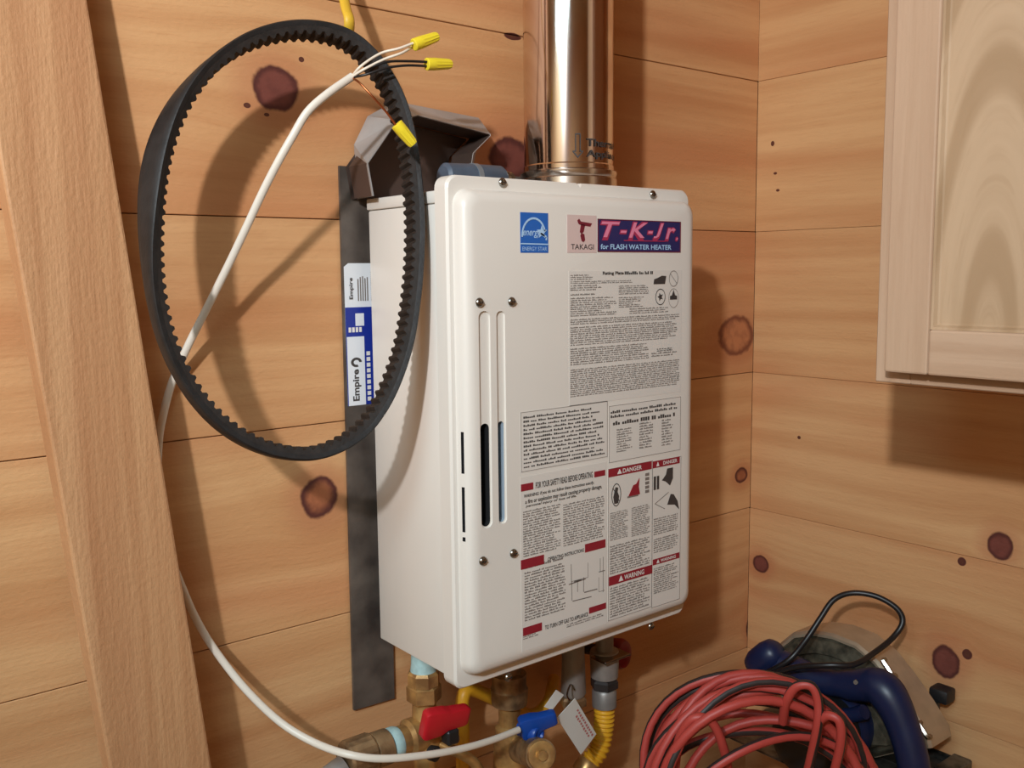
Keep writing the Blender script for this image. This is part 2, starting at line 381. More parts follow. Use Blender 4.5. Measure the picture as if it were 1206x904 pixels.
# ------------------------------------------------------------------ framing square behind the heater
def framing_square():
    t = thing('framing_square', 'rusty grey steel framing square hung flat on the wall behind the white heater', 'square', (-.72, -.004, 1.04))
    bm = bmesh.new()
    x0, x1 = -.7475, -.692
    poly = [(x0-.001, 1.043), (x1-.001, 1.041), (x1+.001, 1.629), (-.37, 1.633), (-.37, 1.671), (x0+.002, 1.668)]
    add_prism(bm, poly, -.0012, -.0045, lambda u, v, d: Vector((u, d, v)))
    mesh_obj('blade', bm, SQUARE, t)
    y = -.0047
    s = [(x0+.0035, 1.558), (x0+.009, 1.562), (x1-.002, 1.562), (x1-.002, 1.404), (x0+.0035, 1.402)]
    bm = bmesh.new(); add_prism(bm, s, -.0045, y, lambda u, v, d: Vector((u, d, v))); st = mesh_obj('sticker', bm, STK_W, t)
    st['label'] = 'white and blue paper sticker'
    f = lambda dy: (lambda u, v: Vector((u, y-dy, v)))
    def rect(nm, x0, x1, z0, z1, m, dy=.0002):
        bm = bmesh.new(); add_box(bm, (x0, y-dy, z0), (x1, y, z1)); return mesh_obj(nm, bm, m, st)
    rect('blue_field', x0+.0035, x1-.002, 1.402, 1.513, STK_B)
    rect('white_field', x0+.0045, x0+.0265, 1.402, 1.480, STK_W, .0004)
    rect('white_patch', x0+.016, x0+.027, 1.492, 1.506, STK_W, .0004)
    rot = lambda dy: (lambda u, v: Vector((v, y-dy, u)))      # reads from bottom to top: u = z, v = -x
    def vt(nm, s, zlo, zhi, xa, xb, m, **k):
        fn = lambda u, v: Vector((xb-(v-0)*(xb-xa), y-.0006, zlo+u*(zhi-zlo)))
        mesh_obj(nm, text_bm(s, fn, 0, 1, 0, 1, **k), m, st)
    vt('lettering', 'Empire', 1.407, 1.443, x0+.010, x0+.021, INK_B, bold=.03)
    vt('lettering', 'Empire', 1.522, 1.546, x0+.009, x0+.015, INK_B, bold=.02)
    bm = bmesh.new()                                         # leaf-shaped mark after the word
    pts = [(math.cos(a)*.007, math.sin(a)*.0055) for a in [2*PI*k/16 for k in range(16)]]
    inn = [(u*.5, v*.5) for u, v in pts]
    cx, cz = x0+.0155, 1.451
    a = [bm.verts.new((cx+u, y-.0006, cz+v)) for u, v in pts]; c = [bm.verts.new((cx+u, y-.0006, cz+v)) for u, v in inn]
    for i in range(13): bm.faces.new((a[i], a[i+1], c[i+1], c[i]))
    mesh_obj('emblem', bm, INK_B, st)
    bm = bmesh.new()
    for k in range(9):
        add_box(bm, (x0+.029, y-.0006, 1.406+k*.0065), (x0+.0335, y-.0001, 1.4105+k*.0065))
    for k in range(4): add_box(bm, (x0+.007+k*.0045, y-.0006, 1.485), (x0+.010+k*.0045, y-.0001, 1.4905))
    p = mesh_obj('small_print', bm, INK_W, st); p['kind'] = 'stuff'
    bm = bmesh.new()
    for k in range(14):
        add_box(bm, (x0+.037, y-.0005, 1.520+k*.0024), (x0+.048, y-.0001, 1.5212+k*.0024+R.uniform(-.0004, .0006)))
    for k in range(5):
        add_box(bm, (x0+.020+k*.003, y-.0005, 1.520), (x0+.0212+k*.003, y-.0001, 1.550-R.uniform(0, .008)))
    mesh_obj('barcode', bm, INK, st)
framing_square()

# ------------------------------------------------------------------ water heater
HX0, HX1, HB, HT = -.720, -.388, 1.128, 1.632
FX0, FX1, FZ0, FZ1 = -.7310, -.3775, 1.1240, 1.6445
YF = -.2024
def heater():
    t = thing('water_heater', 'white wall-hung tankless water heater in the corner covered in printed labels', 'water heater', (-.555, -.1, HB))
    bm = bmesh.new(); add_box(bm, (HX0, -.020, HB), (HX1, -.172, HT-.013), .002, 2); mesh_obj('casing', bm, ENAMEL, t, 30)
    bm = bmesh.new(); add_box(bm, (HX0-.0012, -.018, HT-.0125), (HX1+.0012, -.171, HT), .002, 2); mesh_obj('top_cap', bm, ENAMEL, t, 30)
    box_obj('mounting_bracket', (-.640, -.0048, HB+.03), (-.470, -.0198, HT-.03), GALVANISED, t, .001)
    # front cover: flange plate then raised bevelled panel
    P0, P1, PZ0, PZ1 = FX0+.0065, FX1-.004, FZ0+.014, FZ1-.013
    bm = bmesh.new(); rings = []
    def ring(x0, x1, z0, z1, r, y): return [Vector((u, y, v)) for u, v in rrect(x0, x1, z0, z1, r)]
    for i, y, r in ((.0, -.166, .012), (0, -.1835, .012), (.0022, -.1862, .011)): rings.append(ring(FX0+i, FX1-i, FZ0+i, FZ1-i, r, y))
    for i, y, r in ((0, -.1866, .016), (.0010, -.1920, .016), (.0032, -.1978, .015), (.0075, -.2012, .013), (.0135, YF, .011)):
        rings.append(ring(P0+i, P1-i, PZ0+i, PZ1-i, r, y))
    loft(bm, rings)
    # V notch in the top edge of the flange
    me = bpy.data.meshes.new('front_cover'); bmesh.ops.recalc_face_normals(bm, faces=bm.faces[:]); bm.to_mesh(me); bm.free()
    me.materials.append(ENAMEL); me.materials.append(DARK); me.materials.append(GLIMPSE)
    o = bpy.data.objects.new('front_cover', me); COL.objects.link(o)
    cut = bmesh.new()
    def stad(x0, x1, z0, z1, ya, yb, mi=0):
        add_prism(cut, rrect(x0, x1, z0, z1, (x1-x0)/2-.0001, 5), ya, yb, lambda u, v, d: Vector((u, d, v)), mi)
    sl = []
    for pxa, pxb, zt, zb, zo in ((564, 580, 367, 620, 500), (585, 597, 367, 615, 497)):
        a = at(pxa, zt, y=YF); c = at(pxb, zb, y=YF); op = at(pxa, zo, y=YF)
        sl.append((a.x, c.x, c.z, a.z, op.z))
    nt = at(683, 219, y=-.186)
    add_prism(cut, [(nt.x-.006, FZ1+.003), (nt.x, FZ1-.005), (nt.x+.006, FZ1+.003)], -.15, -.1875, lambda u, v, d: Vector((u, d, v)))
    bms = [cut]
    def boolean(cbm, nm):
        cm = bpy.data.meshes.new(nm); bmesh.ops.recalc_face_normals(cbm, faces=cbm.faces[:]); cbm.to_mesh(cm); cbm.free()
        cm.materials.append(ENAMEL); cm.materials.append(DARK); cm.materials.append(GLIMPSE)
        co = bpy.data.objects.new(nm, cm); COL.objects.link(co)
        md = o.modifiers.new('cut', 'BOOLEAN'); md.operation = 'DIFFERENCE'; md.object = co; md.solver = 'EXACT'
        dg = bpy.context.evaluated_depsgraph_get(); dg.update()
        new = bpy.data.meshes.new_from_object(o.evaluated_get(dg)); o.modifiers.clear()
        o.data = new; bpy.data.objects.remove(co); bpy.data.meshes.remove(cm)
    for (x0, x1, z0, z1, zo) in sl:                      # shallow pressed channels
        add_prism(cut, rrect(x0-.0005, x1+.0005, z0-.0005, z1+.0005, (x1-x0)/2, 5), YF+.0022, YF-.01, lambda u, v, d: Vector((u, d, v)))
    boolean(cut, 'cutter')
    cut = bmesh.new()
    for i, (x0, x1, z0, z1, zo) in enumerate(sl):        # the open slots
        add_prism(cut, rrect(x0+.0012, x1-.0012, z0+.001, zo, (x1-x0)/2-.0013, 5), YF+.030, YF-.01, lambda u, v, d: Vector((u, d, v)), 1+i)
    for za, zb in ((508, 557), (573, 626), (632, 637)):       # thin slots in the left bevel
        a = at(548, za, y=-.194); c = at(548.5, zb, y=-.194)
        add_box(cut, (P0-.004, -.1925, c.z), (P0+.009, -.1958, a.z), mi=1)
    boolean(cut, 'cutter')
    for p in o.data.polygons: p.use_smooth = True
    o.data.set_sharp_from_angle(angle=math.radians(35))
    o.data.name = 'front_cover'; adopt(o, t)
    for i, (x0, x1, z0, z1, zo) in enumerate(sl):  # backing boxes; the dark ones stand in for shade in the openings
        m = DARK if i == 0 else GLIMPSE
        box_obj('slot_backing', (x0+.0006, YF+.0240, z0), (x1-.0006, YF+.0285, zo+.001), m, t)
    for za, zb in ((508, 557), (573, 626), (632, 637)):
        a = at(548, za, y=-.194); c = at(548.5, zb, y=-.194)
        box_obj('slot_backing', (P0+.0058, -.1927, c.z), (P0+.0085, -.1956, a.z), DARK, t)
    # screws
    spots = [(591, 215, -.1864), (768, 229, -.1864), (564, 356, YF), (602, 355, YF), (568, 660, YF), (604, 651, YF), (598, 797, -.1864), (766, 737, -.1864)]
    for px, py, y in spots:
        p = at(px, py, y=y)
        bm = bmesh.new(); add_lathe(bm, p, (0, -1, 0), [(0, .0036), (.001, .0048), (.0018, .0046), (.0032, .0032), (.0038, .0012)], 14)
        s = mesh_obj('screw', bm, SCREW, t, 60)
        box_obj('screw_slot', (p.x-.003, p.y-.0041, p.z-.0004), (p.x+.003, p.y-.0035, p.z+.0004), DARK, s)  # dark bar stands in for the shade of a cut slot
    labels(t)
    return t

def labels(t):
    Y = YF
    def c1(X, Yp): return at(580+X/3.476, 220+Yp/3.476, y=Y)
    def c2(X, Yp): return at(590+X/2.917, 460+Yp/2.917, y=Y)
    def rect(lt, rb): return lt.x, rb.x, rb.z, lt.z
    def plate(nm, rc, m, par, d=.0003, bump=.00035):
        x0, x1, z0, z1 = rc
        return box_obj(nm, (x0, Y+.0001, z0), (x1, Y-d, z1), m, par)
    fl = lambda d: (lambda u, v: Vector((u, Y-d, v)))
    def lettering(s, rc, m, par, d=.0006, **k):
        x0, x1, z0, z1 = rc
        return mesh_obj('lettering', text_bm(s, fl(d), x0, x1, z0, z1, **k), m, par)
    def frac(rc, a, b, c, d):
        x0, x1, z0, z1 = rc; w = x1-x0; h = z1-z0
        return (x0+a*w, x0+b*w, z0+c*h, z0+d*h)
    # ---- blue efficiency label
    rc = rect(c1(113, 103), c1(228, 270)); p = plate('efficiency_label', rc, LBLUE, t); p['label'] = 'blue square efficiency label'
    x0, x1, z0, z1 = rc; W = x1-x0; H = z1-z0
    bm = bmesh.new()
    def strip(bm, pts, wd, d=.0007):
        for (a, b) in zip(pts, pts[1:]):
            a = Vector(a); b = Vector(b); n = Vector((-(b-a).y, (b-a).x)).normalized()*wd/2
            q = [bm.verts.new((v.x, Y-d, v.y)) for v in (a+n, b+n, b-n, a-n)]; bm.faces.new(q)
    cx, cz = x0+W*.47, z0+H*.42
    strip(bm, [(cx+math.cos(a)*W*.42, cz+math.sin(a)*H*.44) for a in [PI*(1.02-1.0*k/14) for k in range(14)]], W*.055)
    strip(bm, [(x0+W*.0, z0+H*.225), (x1, z0+H*.215)], H*.03)
    sx, sz = x0+W*.76, z0+H*.52                             # the star
    st = []
    for k in range(10):
        rr = (.20 if k % 2 == 0 else .085)*W; a = PI/2+k*PI/5; st.append(bm.verts.new((sx+rr*math.cos(a), Y-.0007, sz+rr*math.sin(a))))
    ctr = bm.verts.new((sx, Y-.0007, sz))
    for k in range(10): bm.faces.new((ctr, st[k], st[(k+1) % 10]))
    strip(bm, [(sx-.05*W, sz-.03*H), (sx+.17*W, sz-.12*H), (sx+.15*W, sz-.2*H)], W*.05)
    mesh_obj('emblem', bm, LSKY, p)
    lettering('energy', frac(rc, .08, .72, .37, .55), LSKY, p, shear=.35, bold=.01)
    lettering('ENERGY STAR', frac(rc, .06, .94, .05, .15), LSKY, p)
    # ---- maker plate
    rc = rect(c1(305, 113), c1(425, 270)); p = plate('maker_label', rc, LPINK, t)
    lettering('TAKAGI', frac(rc, .12, .90, .09, .23), INK_B, p, bold=.005)
    x0, x1, z0, z1 = rc; W = x1-x0; H = z1-z0
    bm = bmesh.new()
    for poly in ([(.34, .86), (.40, .90), (.46, .83), (.84, .79), (.78, .70), (.58, .72), (.40, .75), (.36, .79)],
                 [(.46, .76), (.60, .74), (.55, .56), (.48, .50), (.42, .55)], [(.47, .52), (.57, .50), (.60, .34), (.54, .28), (.48, .32), (.44, .45)]):
        add_prism(bm, [(x0+u*W, z0+v*H) for u, v in poly], Y-.0002, Y-.0006, lambda u, v, d: Vector((u, d, v)))
    mesh_obj('emblem', bm, LMARO, p)
    # ---- model banner
    rc = rect(c1(430, 130), c1(768, 268)); p = plate('model_banner', rc, LNAVY, t, .0004)
    def outline(rc, m, par, th=.0008, d=.0008):
        x0, x1, z0, z1 = rc; bm = bmesh.new()
        for a in ((x0, x1, z1-th, z1), (x0, x1, z0, z0+th), (x0, x0+th, z0, z1), (x1-th, x1, z0, z1)):
            add_box(bm, (a[0], Y-.0001, a[2]), (a[1], Y-d, a[3]))
        return mesh_obj('border', bm, m, par)
    outline(rc, LMARO, p)
    for s, a, b in (('T', .03, .25), ('-', .25, .33), ('K', .35, .58), ('-', .58, .645), ('J', .65, .78), ('r', .80, .93), ('.', .935, .96)):
        lo, hi = (.38, .92) if s not in '-.' else ((.58, .66) if s == '-' else (.38, .48))
        if s == 'r': hi = .78
        x0, x1, z0, z1 = frac(rc, a, b, lo, hi)
        e = .0011
        mesh_obj('lettering', text_bm(s, fl(.0007), x0-e, x1+e, z0-e, z1+e, shear=.28, bold=.05), LMAG, p)
        mesh_obj('lettering', text_bm(s, fl(.0010), x0+.0006, x1, z0+(z1-z0)*.12, z1, shear=.28, bold=.015), LROSE, p)
    bm = bmesh.new(); x0, x1, z0, z1 = frac(rc, .30, .80, .34, .37); add_box(bm, (x0, Y-.0003, z0), (x1, Y-.0008, z1)); mesh_obj('underline', bm, LMAG, p)
    lettering('for FLASH WATER HEATER', frac(rc, .03, .88, .08, .24), LSKY, p, bold=.02, d=.0008)
    # ---- fine print: little flat type bars, line by line
    rr = random.Random(11)
    def fine(par, lt, rb, lines, m=INK, rag=.15, fill=.62, bm=None, cw=None, blank=()):
        x0, x1, z0, z1 = rect(lt, rb); pit = (z1-z0)/lines; own = bm is None
        if own: bm = bmesh.new()
        cw = cw or pit*.62
        for i in range(lines):
            if i in blank: continue
            zb = z1-(i+.85)*pit; end = x1-(x1-x0)*(rr.random()**2*rag if rr.random() < .7 else 0)
            x = x0
            while x < end:
                n = rr.randint(2, 9)
                for k in range(n):
                    if x+cw > end: break
                    h = pit*fill*rr.choice((.62, .62, .7, 1., 1.))
                    q = [bm.verts.new((a, Y-.0004, b)) for a, b in ((x, zb), (x+cw*.8, zb), (x+cw*.8, zb+h), (x, zb+h))]; bm.faces.new(q)
                    x += cw
                x += cw*.8
        if own:
            o = mesh_obj('fine_print', bm, m, par); o['kind'] = 'stuff'; return o
    def group_plate(nm, lt, rb):
        return plate(nm, rect(lt, rb), LABELW, t, .0002)
    # rating label
    g = group_plate('rating_label', c1(312, 345), c1(770, 838))
    mesh_obj('lettering', text_bm('Rating Plate', fl(.0006), *rect(c1(450, 346), c1(536, 362)), bold=.03), INK_B, g)
    zl = lambda X, yl: Vector((c1(X, yl).x, 0, c1(318, yl).z))      # rows measured at the label's left edge
    fine(g, zl(540, 349), zl(662, 364), 1, INK_B, 0, .9)
    for a, b, n, rg in (((318, 357), (415, 382), 3, .3), ((318, 384), (575, 398), 2, .2), ((318, 400), (500, 426), 3, .5), ((318, 436), (440, 446), 1, .2), ((318, 452), (508, 532), 9, .45),
                        ((516, 406), (640, 448), 5, .5), ((516, 456), (620, 504), 6, .5), ((560, 506), (720, 533), 3, .4), ((318, 540), (765, 566), 3, .25), ((318, 572), (755, 652), 9, .15),
                        ((318, 660), (640, 732), 8, .12), ((650, 706), (760, 728), 2, .3), ((318, 746), (765, 862), 14, .1)):
        fine(g, zl(*a), zl(*b), n, rag=rg)
    fine(g, zl(672, 690), zl(736, 706), 2, INK_B, .2)
    def circle(bm, c, rx, rz, wd, n=18):
        strip(bm, [(c.x+rx*math.cos(2*PI*k/n), c.z+rz*math.sin(2*PI*k/n)) for k in range(n+1)], wd, .0006)
    def blob(bm, pts):
        add_prism(bm, pts, Y-.0002, Y-.0006, lambda u, v, d: Vector((u, d, v)))
    bm = bmesh.new()
    c = c1(683, 383); blob(bm, [(c.x-.010, c.z-.004), (c.x+.009, c.z-.004), (c.x+.011, c.z+.005), (c.x+.004, c.z+.0055), (c.x-.003, c.z+.003), (c.x-.009, c.z+.0015)])
    c = c1(686, 450); circle(bm, c, .008, .009, .0009)
    blob(bm, [(c.x+(.0048 if k % 2 else .0022)*math.cos(k*PI/5), c.z+(.0048 if k % 2 else .0022)*math.sin(k*PI/5)) for k in range(10)])
    c = c1(740, 450); blob(bm, [(c.x-.006, c.z-.003), (c.x+.006, c.z-.003), (c.x+.006, c.z+.001), (c.x+.0025, c.z+.002), (c.x, c.z+.008), (c.x-.0025, c.z+.002), (c.x-.006, c.z+.001)])
    mesh_obj('pictogram', bm, INK_B, g)
    bm = bmesh.new(); c = c1(740, 375); circle(bm, c, .0075, .009, .0007); strip(bm, [(c.x-.006, c.z+.006), (c.x+.006, c.z-.006)], .0007, .0006)
    c = c1(740, 455); circle(bm, c, .0085, .011, .0005); mesh_obj('pictogram', bm, INK, g)
    # notice with thick type
    g = group_plate('gas_notice_label', c2(66, 73), c2(366, 228)); outline(rect(c2(67, 75), c2(365, 226)), INK, g, .0004, .0004)
    fine(g, c2(76, 84), c2(358, 218), 13, INK_B, .2, .5)
    g = group_plate('table_label', c2(370, 52), c2(616, 203)); outline(rect(c2(371, 53), c2(615, 202)), INK, g, .0004, .0004)
    fine(g, c2(376, 66), c2(610, 62), 2, INK_B, .1, .6)
    fine(g, c2(384, 103), c2(604, 88), 1, INK_B, .05, .7)
    for a, b in (((397, 130), (452, 203)), ((475, 108), (522, 192)), ((552, 97), (592, 183))): fine(g, c2(*a), c2(*b), 10, INK, .35, .6)
    # operating label
    g = group_plate('operating_label', c2(66, 298), c2(362, 800))
    for a, b in (((68, 322), (110, 338)), ((320, 278), (357, 290)), ((68, 582), (147, 594)), ((288, 527), (358, 537)), ((75, 815), (140, 822)), ((302, 745), (360, 747))):
        plate('red_bar', rect(c2(*a), c2(*b)), INK_RED, g, .0005)
    def head(s, a, b, m=INK_B, **k):
        x0, x1, z0, z1 = rect(c2(*a), c2(*b)); lettering(s, (x0, x1, z0, z1), m, g, bold=.015, **k)
    head('FOR YOUR SAFETY READ BEFORE OPERATING', (118, 314), (314, 297))
    head('OPERATING INSTRUCTIONS', (160, 572), (284, 552))
    head('TO TURN OFF GAS TO APPLIANCE', (150, 806), (298, 773))
    head('WARNING: If you do not follow these instructions exactly,', (78, 356), (318, 322), shear=.2)
    head('a fire or explosion may result causing property damage,', (82, 374), (345, 338), shear=.2)
    head('personal injury or loss of life.', (84, 392), (258, 366), shear=.2)
    fine(g, c2(75, 412), c2(205, 540), 19, rag=.25); fine(g, c2(213, 388), c2(355, 500), 18, rag=.2)
    fine(g, c2(80, 600), c2(220, 578), 1); fine(g, c2(80, 622), c2(222, 750), 18, rag=.2)
    fine(g, c2(76, 842), c2(130, 838), 2, rag=.3); fine(g, c2(225, 800), c2(355, 772), 2, rag=.3)
    bm = bmesh.new()
    def ln(pts, wd=.0007): strip(bm, [(c2(*p).x, c2(*p).z) for p in pts], wd, .0005)
    ln([(240, 595), (243, 720)]); ln([(232, 665), (290, 645)], .0012); ln([(262, 650), (262, 690)]); ln([(283, 640), (283, 690)]); ln([(250, 655), (275, 648)], .0018)
    ln([(298, 590), (298, 640), (240, 655)], .0005); ln([(340, 575), (340, 620)]); ln([(350, 570), (350, 690)], .0006); ln([(335, 640), (335, 690), (355, 684)], .0005)
    ln([(285, 692), (330, 680)], .0012); ln([(245, 722), (310, 706)], .0010); ln([(335, 622), (356, 616)], .0009)
    mesh_obj('diagram', bm, INK, g)
    # danger columns
    g = group_plate('danger_label', c2(367, 268), c2(518, 742)); outline(rect(c2(368, 269), c2(517, 741)), INK, g, .0004, .0004)
    gd = g
    rc = rect(c2(368, 270), c2(517, 268)); plate('red_bar', rc, INK_RED, g, .0005); lettering('\u25b2 DANGER'.replace('\u25b2 ', ''), frac(rc, .32, .76, .22, .78), INK_W, g, .0008, bold=.02)
    def tri(rc, a, par):
        x0, x1, z0, z1 = frac(rc, a, a+.10, .2, .8); bm = bmesh.new(); blob2 = [(x0, z0), (x1, z0), ((x0+x1)/2, z1)]
        add_prism(bm, blob2, Y-.0003, Y-.0008, lambda u, v, d: Vector((u, d, v))); mesh_obj('warning_triangle', bm, INK_W, par)
    tri(rc, .20, g)
    rc = rect(c2(370, 640), c2(519, 626)); plate('red_bar', rc, INK_RED, g, .0005); lettering('WARNING', frac(rc, .34, .80, .22, .78), INK_W, g, .0008, bold=.02); tri(rc, .22, g)
    fine(g, c2(374, 418), c2(437, 500), 16, rag=.25); fine(g, c2(448, 400), c2(512, 485), 16, rag=.3); fine(g, c2(374, 532), c2(512, 592), 12, rag=.2)
    fine(g, c2(374, 675), c2(512, 735), 12, rag=.15)
    bm = bmesh.new(); c = c2(395, 357); circle(bm, c, .0072, .0128, .0010)
    blob(bm, [(c.x-.003, c.z-.010), (c.x+.003, c.z-.010), (c.x+.0045, c.z-.002), (c.x+.002, c.z+.003), (c.x+.003, c.z+.008), (c.x-.001, c.z+.009), (c.x-.003, c.z+.003), (c.x-.0045, c.z-.002)])
    strip(bm, [(c.x-.005, c.z+.008), (c.x+.005, c.z-.008)], .001, .0007)
    mesh_obj('pictogram', bm, INK_B, g)
    bm = bmesh.new(); c = c2(458, 332); blob(bm, [(c.x-.010, c.z-.009), (c.x+.009, c.z-.009), (c.x+.007, c.z+.0), (c.x+.008, c.z+.010), (c.x+.003, c.z+.004), (c.x-.002, c.z+.003)])
    mesh_obj('pictogram', bm, INK_RED, g)
    bm = bmesh.new(); c = c2(501, 318)
    for dz in (-.011, -.006, -.001, .004, .009): add_box(bm, (c.x-.003, Y-.0002, c.z+dz), (c.x+.0035, Y-.0005, c.z+dz+.0034))
    c = c2(450, 362); add_box(bm, (c.x-.008, Y-.0002, c.z-.001), (c.x+.010, Y-.0005, c.z+.001)); mesh_obj('pictogram', bm, INK, g)
    g = group_plate('warning_label', c2(520, 242), c2(614, 715)); outline(rect(c2(520, 243), c2(613, 714)), INK, g, .0004, .0004)
    rc = rect(c2(520, 243), c2(613, 248)); plate('red_bar', rc, INK_RED, g, .0005); lettering('DANGER', frac(rc, .38, .90, .24, .78), INK_W, g, .0008, bold=.02); tri(rc, .14, g)
    rc = rect(c2(521, 580), c2(612, 573)); plate('red_bar', rc, INK_RED, g, .0005); lettering('WARNING', frac(rc, .28, .85, .24, .78), INK_W, g, .0008, bold=.02); tri(rc, .14, g)
    fine(g, c2(524, 438), c2(608, 475), 8, rag=.25); fine(g, c2(524, 508), c2(608, 535), 7, rag=.3); fine(g, c2(524, 608), c2(608, 672), 13, rag=.3)
    bm = bmesh.new()
    c = c2(533, 316)
    for dx in (-.0045, .001): add_box(bm, (c.x+dx, Y-.0002, c.z-.008), (c.x+dx+.0036, Y-.0006, c.z+.008))
    c = c2(572, 292); blob(bm, [(c.x-.010, c.z-.004), (c.x-.004, c.z-.006), (c.x+.004, c.z-.012), (c.x+.009, c.z-.004), (c.x+.009, c.z+.009), (c.x-.001, c.z+.009), (c.x-.003, c.z+.002)])
    c = c2(588, 378); blob(bm, [(c.x-.009, c.z-.003), (c.x+.004, c.z-.005), (c.x+.012, c.z-.012), (c.x+.009, c.z-.001), (c.x+.002, c.z+.008), (c.x-.003, c.z+.009)])
    mesh_obj('pictogram', bm, INK_B, g)
    bm = bmesh.new(); strip(bm, [(c2(575, 348).x, c2(575, 348).z), (c2(528, 388).x, c2(528, 388).z), (c2(562, 405).x, c2(562, 405).z)], .0008, .0005)
    mesh_obj('diagram', bm, INK, g)
LABELW = plain('label_paper', rgb(218, 211, 203), .45)
heater()

# ------------------------------------------------------------------ vent pipe
def vent():
    cx, cy, r = -.4935, -.100, .0525
    t = thing('vent_pipe', 'shiny stainless steel vent pipe rising from the top of the white heater', 'pipe', (cx, cy, HT))
    bm = bmesh.new()
    add_lathe(bm, (cx, cy, 0), (0, 0, 1), [(HT+.0005, r+.001), (1.672, r+.001), (1.6735, r), (2.446, r)], 64); mesh_obj('pipe_wall', bm, STEEL, t, 30)
    lathe_obj('collar', (cx, cy, 0), (0, 0, 1), [(HT+.0005, r+.0045), (1.657, r+.0045), (1.6585, r+.003), (1.6625, r+.0045), (1.6655, r+.0045), (1.667, r+.0012)], STEEL2, t, 64, 30)
    az0 = math.radians(227.8)
    def wrap(rr): return lambda u, v: Vector((cx+rr*math.cos(az0+u/r), cy+rr*math.sin(az0+u/r), v))
    fn = wrap(r+.0012)
    mesh_obj('lettering', text_bm('Thermal', fn, .0205, .072, 1.6905, 1.699, bold=.02), INK_B, t)
    mesh_obj('lettering', text_bm('Appliance', fn, .0205, .086, 1.6765, 1.6865, bold=.02), INK_B, t)
    bm = bmesh.new(); f2 = wrap(r+.0008)
    def arrow(pts): bm.faces.new([bm.verts.new(f2(*p)) for p in pts])
    a0 = .0105
    for (ua, ub, va, vb) in ((a0-.0032, a0-.002, 1.684, 1.704), (a0+.002, a0+.0032, 1.684, 1.704), (a0-.0032, a0+.0032, 1.703, 1.7045),
                             (a0-.006, a0-.002, 1.684, 1.6855), (a0+.002, a0+.006, 1.684, 1.6855)):
        arrow([(ua, va), (ub, va), (ub, vb), (ua, vb)])
    arrow([(a0-.006, 1.684), (a0-.006, 1.6855), (a0+.0002, 1.6795), (a0, 1.677)]); arrow([(a0+.006, 1.684), (a0+.006, 1.6855), (a0-.0002, 1.6795), (a0, 1.677)])
    mesh_obj('arrow_mark', bm, INK_B, t)
vent()

# ------------------------------------------------------------------ sheet-metal hood and rubber coupling on the heater top
def hood():
    t = thing('metal_hood', 'bent grey sheet-metal hood with a dark hollow leaning on the wall behind the heater', 'metal hood', (-.64, -.04, HT))
    yb, yf = -.0068, -.055
    out = [at(p[0], p[1], y=-.03) for p in ((434, 240), (430, 168), (446, 134), (478, 116), (577, 136), (580, 150), (576, 166), (552, 236))]
    inn = [at(p[0], p[1], y=yf) for p in ((440, 240), (433, 192), (468, 142), (492, 136), (577, 158), (577, 160), (557, 180), (548, 236))]
    for v in out: v.y = yb
    zb = HT+.0005
    for L_ in (out, inn):
        L_[0].z = zb; L_[-1].z = zb
    bm = bmesh.new(); A = [bm.verts.new(v) for v in out]; B = [bm.verts.new(v) for v in inn]
    for i in range(len(A)-1): bm.faces.new((A[i], A[i+1], B[i+1], B[i]))
    o = mesh_obj('lip', bm, SHEET, t)
    md = o.modifiers.new('thickness', 'SOLIDIFY'); md.thickness = .0012; md.offset = 0
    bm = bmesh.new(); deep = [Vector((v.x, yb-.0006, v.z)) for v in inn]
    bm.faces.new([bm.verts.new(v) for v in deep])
    o = mesh_obj('back_plate', bm, SHEET_SHADED, t); md = o.modifiers.new('thickness', 'SOLIDIFY'); md.thickness = .001
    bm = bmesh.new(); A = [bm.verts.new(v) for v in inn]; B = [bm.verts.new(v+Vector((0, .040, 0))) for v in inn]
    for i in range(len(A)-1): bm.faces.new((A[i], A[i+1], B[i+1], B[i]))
    o = mesh_obj('inner_wall', bm, SHEET_SHADED, t); md = o.modifiers.new('thickness', 'SOLIDIFY'); md.thickness = .001
hood()
def coupling():
    a = at(521, 192, y=-.128); b = at(590, 190, y=-.128); z = HT+.0165
    t = thing('rubber_coupling', 'slate blue rubber coupling with a pale clamp on the heater top by the vent pipe', 'coupling', ((a.x+b.x)/2, -.128, HT))
    o = Vector((a.x, -.128, z)); L = b.x-a.x
    lathe_obj('sleeve', o, (1, 0, 0), [(0, .011), (.003, .0145), (L*.47, .0155), (L*.95, .0158), (L, .0135)], SLATE, t)
    lathe_obj('clamp_band', o, (1, 0, 0), [(L*.47, .0158), (L*.47, .0163), (L*.55, .0163), (L*.55, .0158)], SLATE_L, t)
    lathe_obj('threaded_stub', o, (1, 0, 0), [(L, .010), (L+.006, .011), (L+.008, .009), (L+.012, .010), (L+.014, .006)], SCREW, t)
coupling()

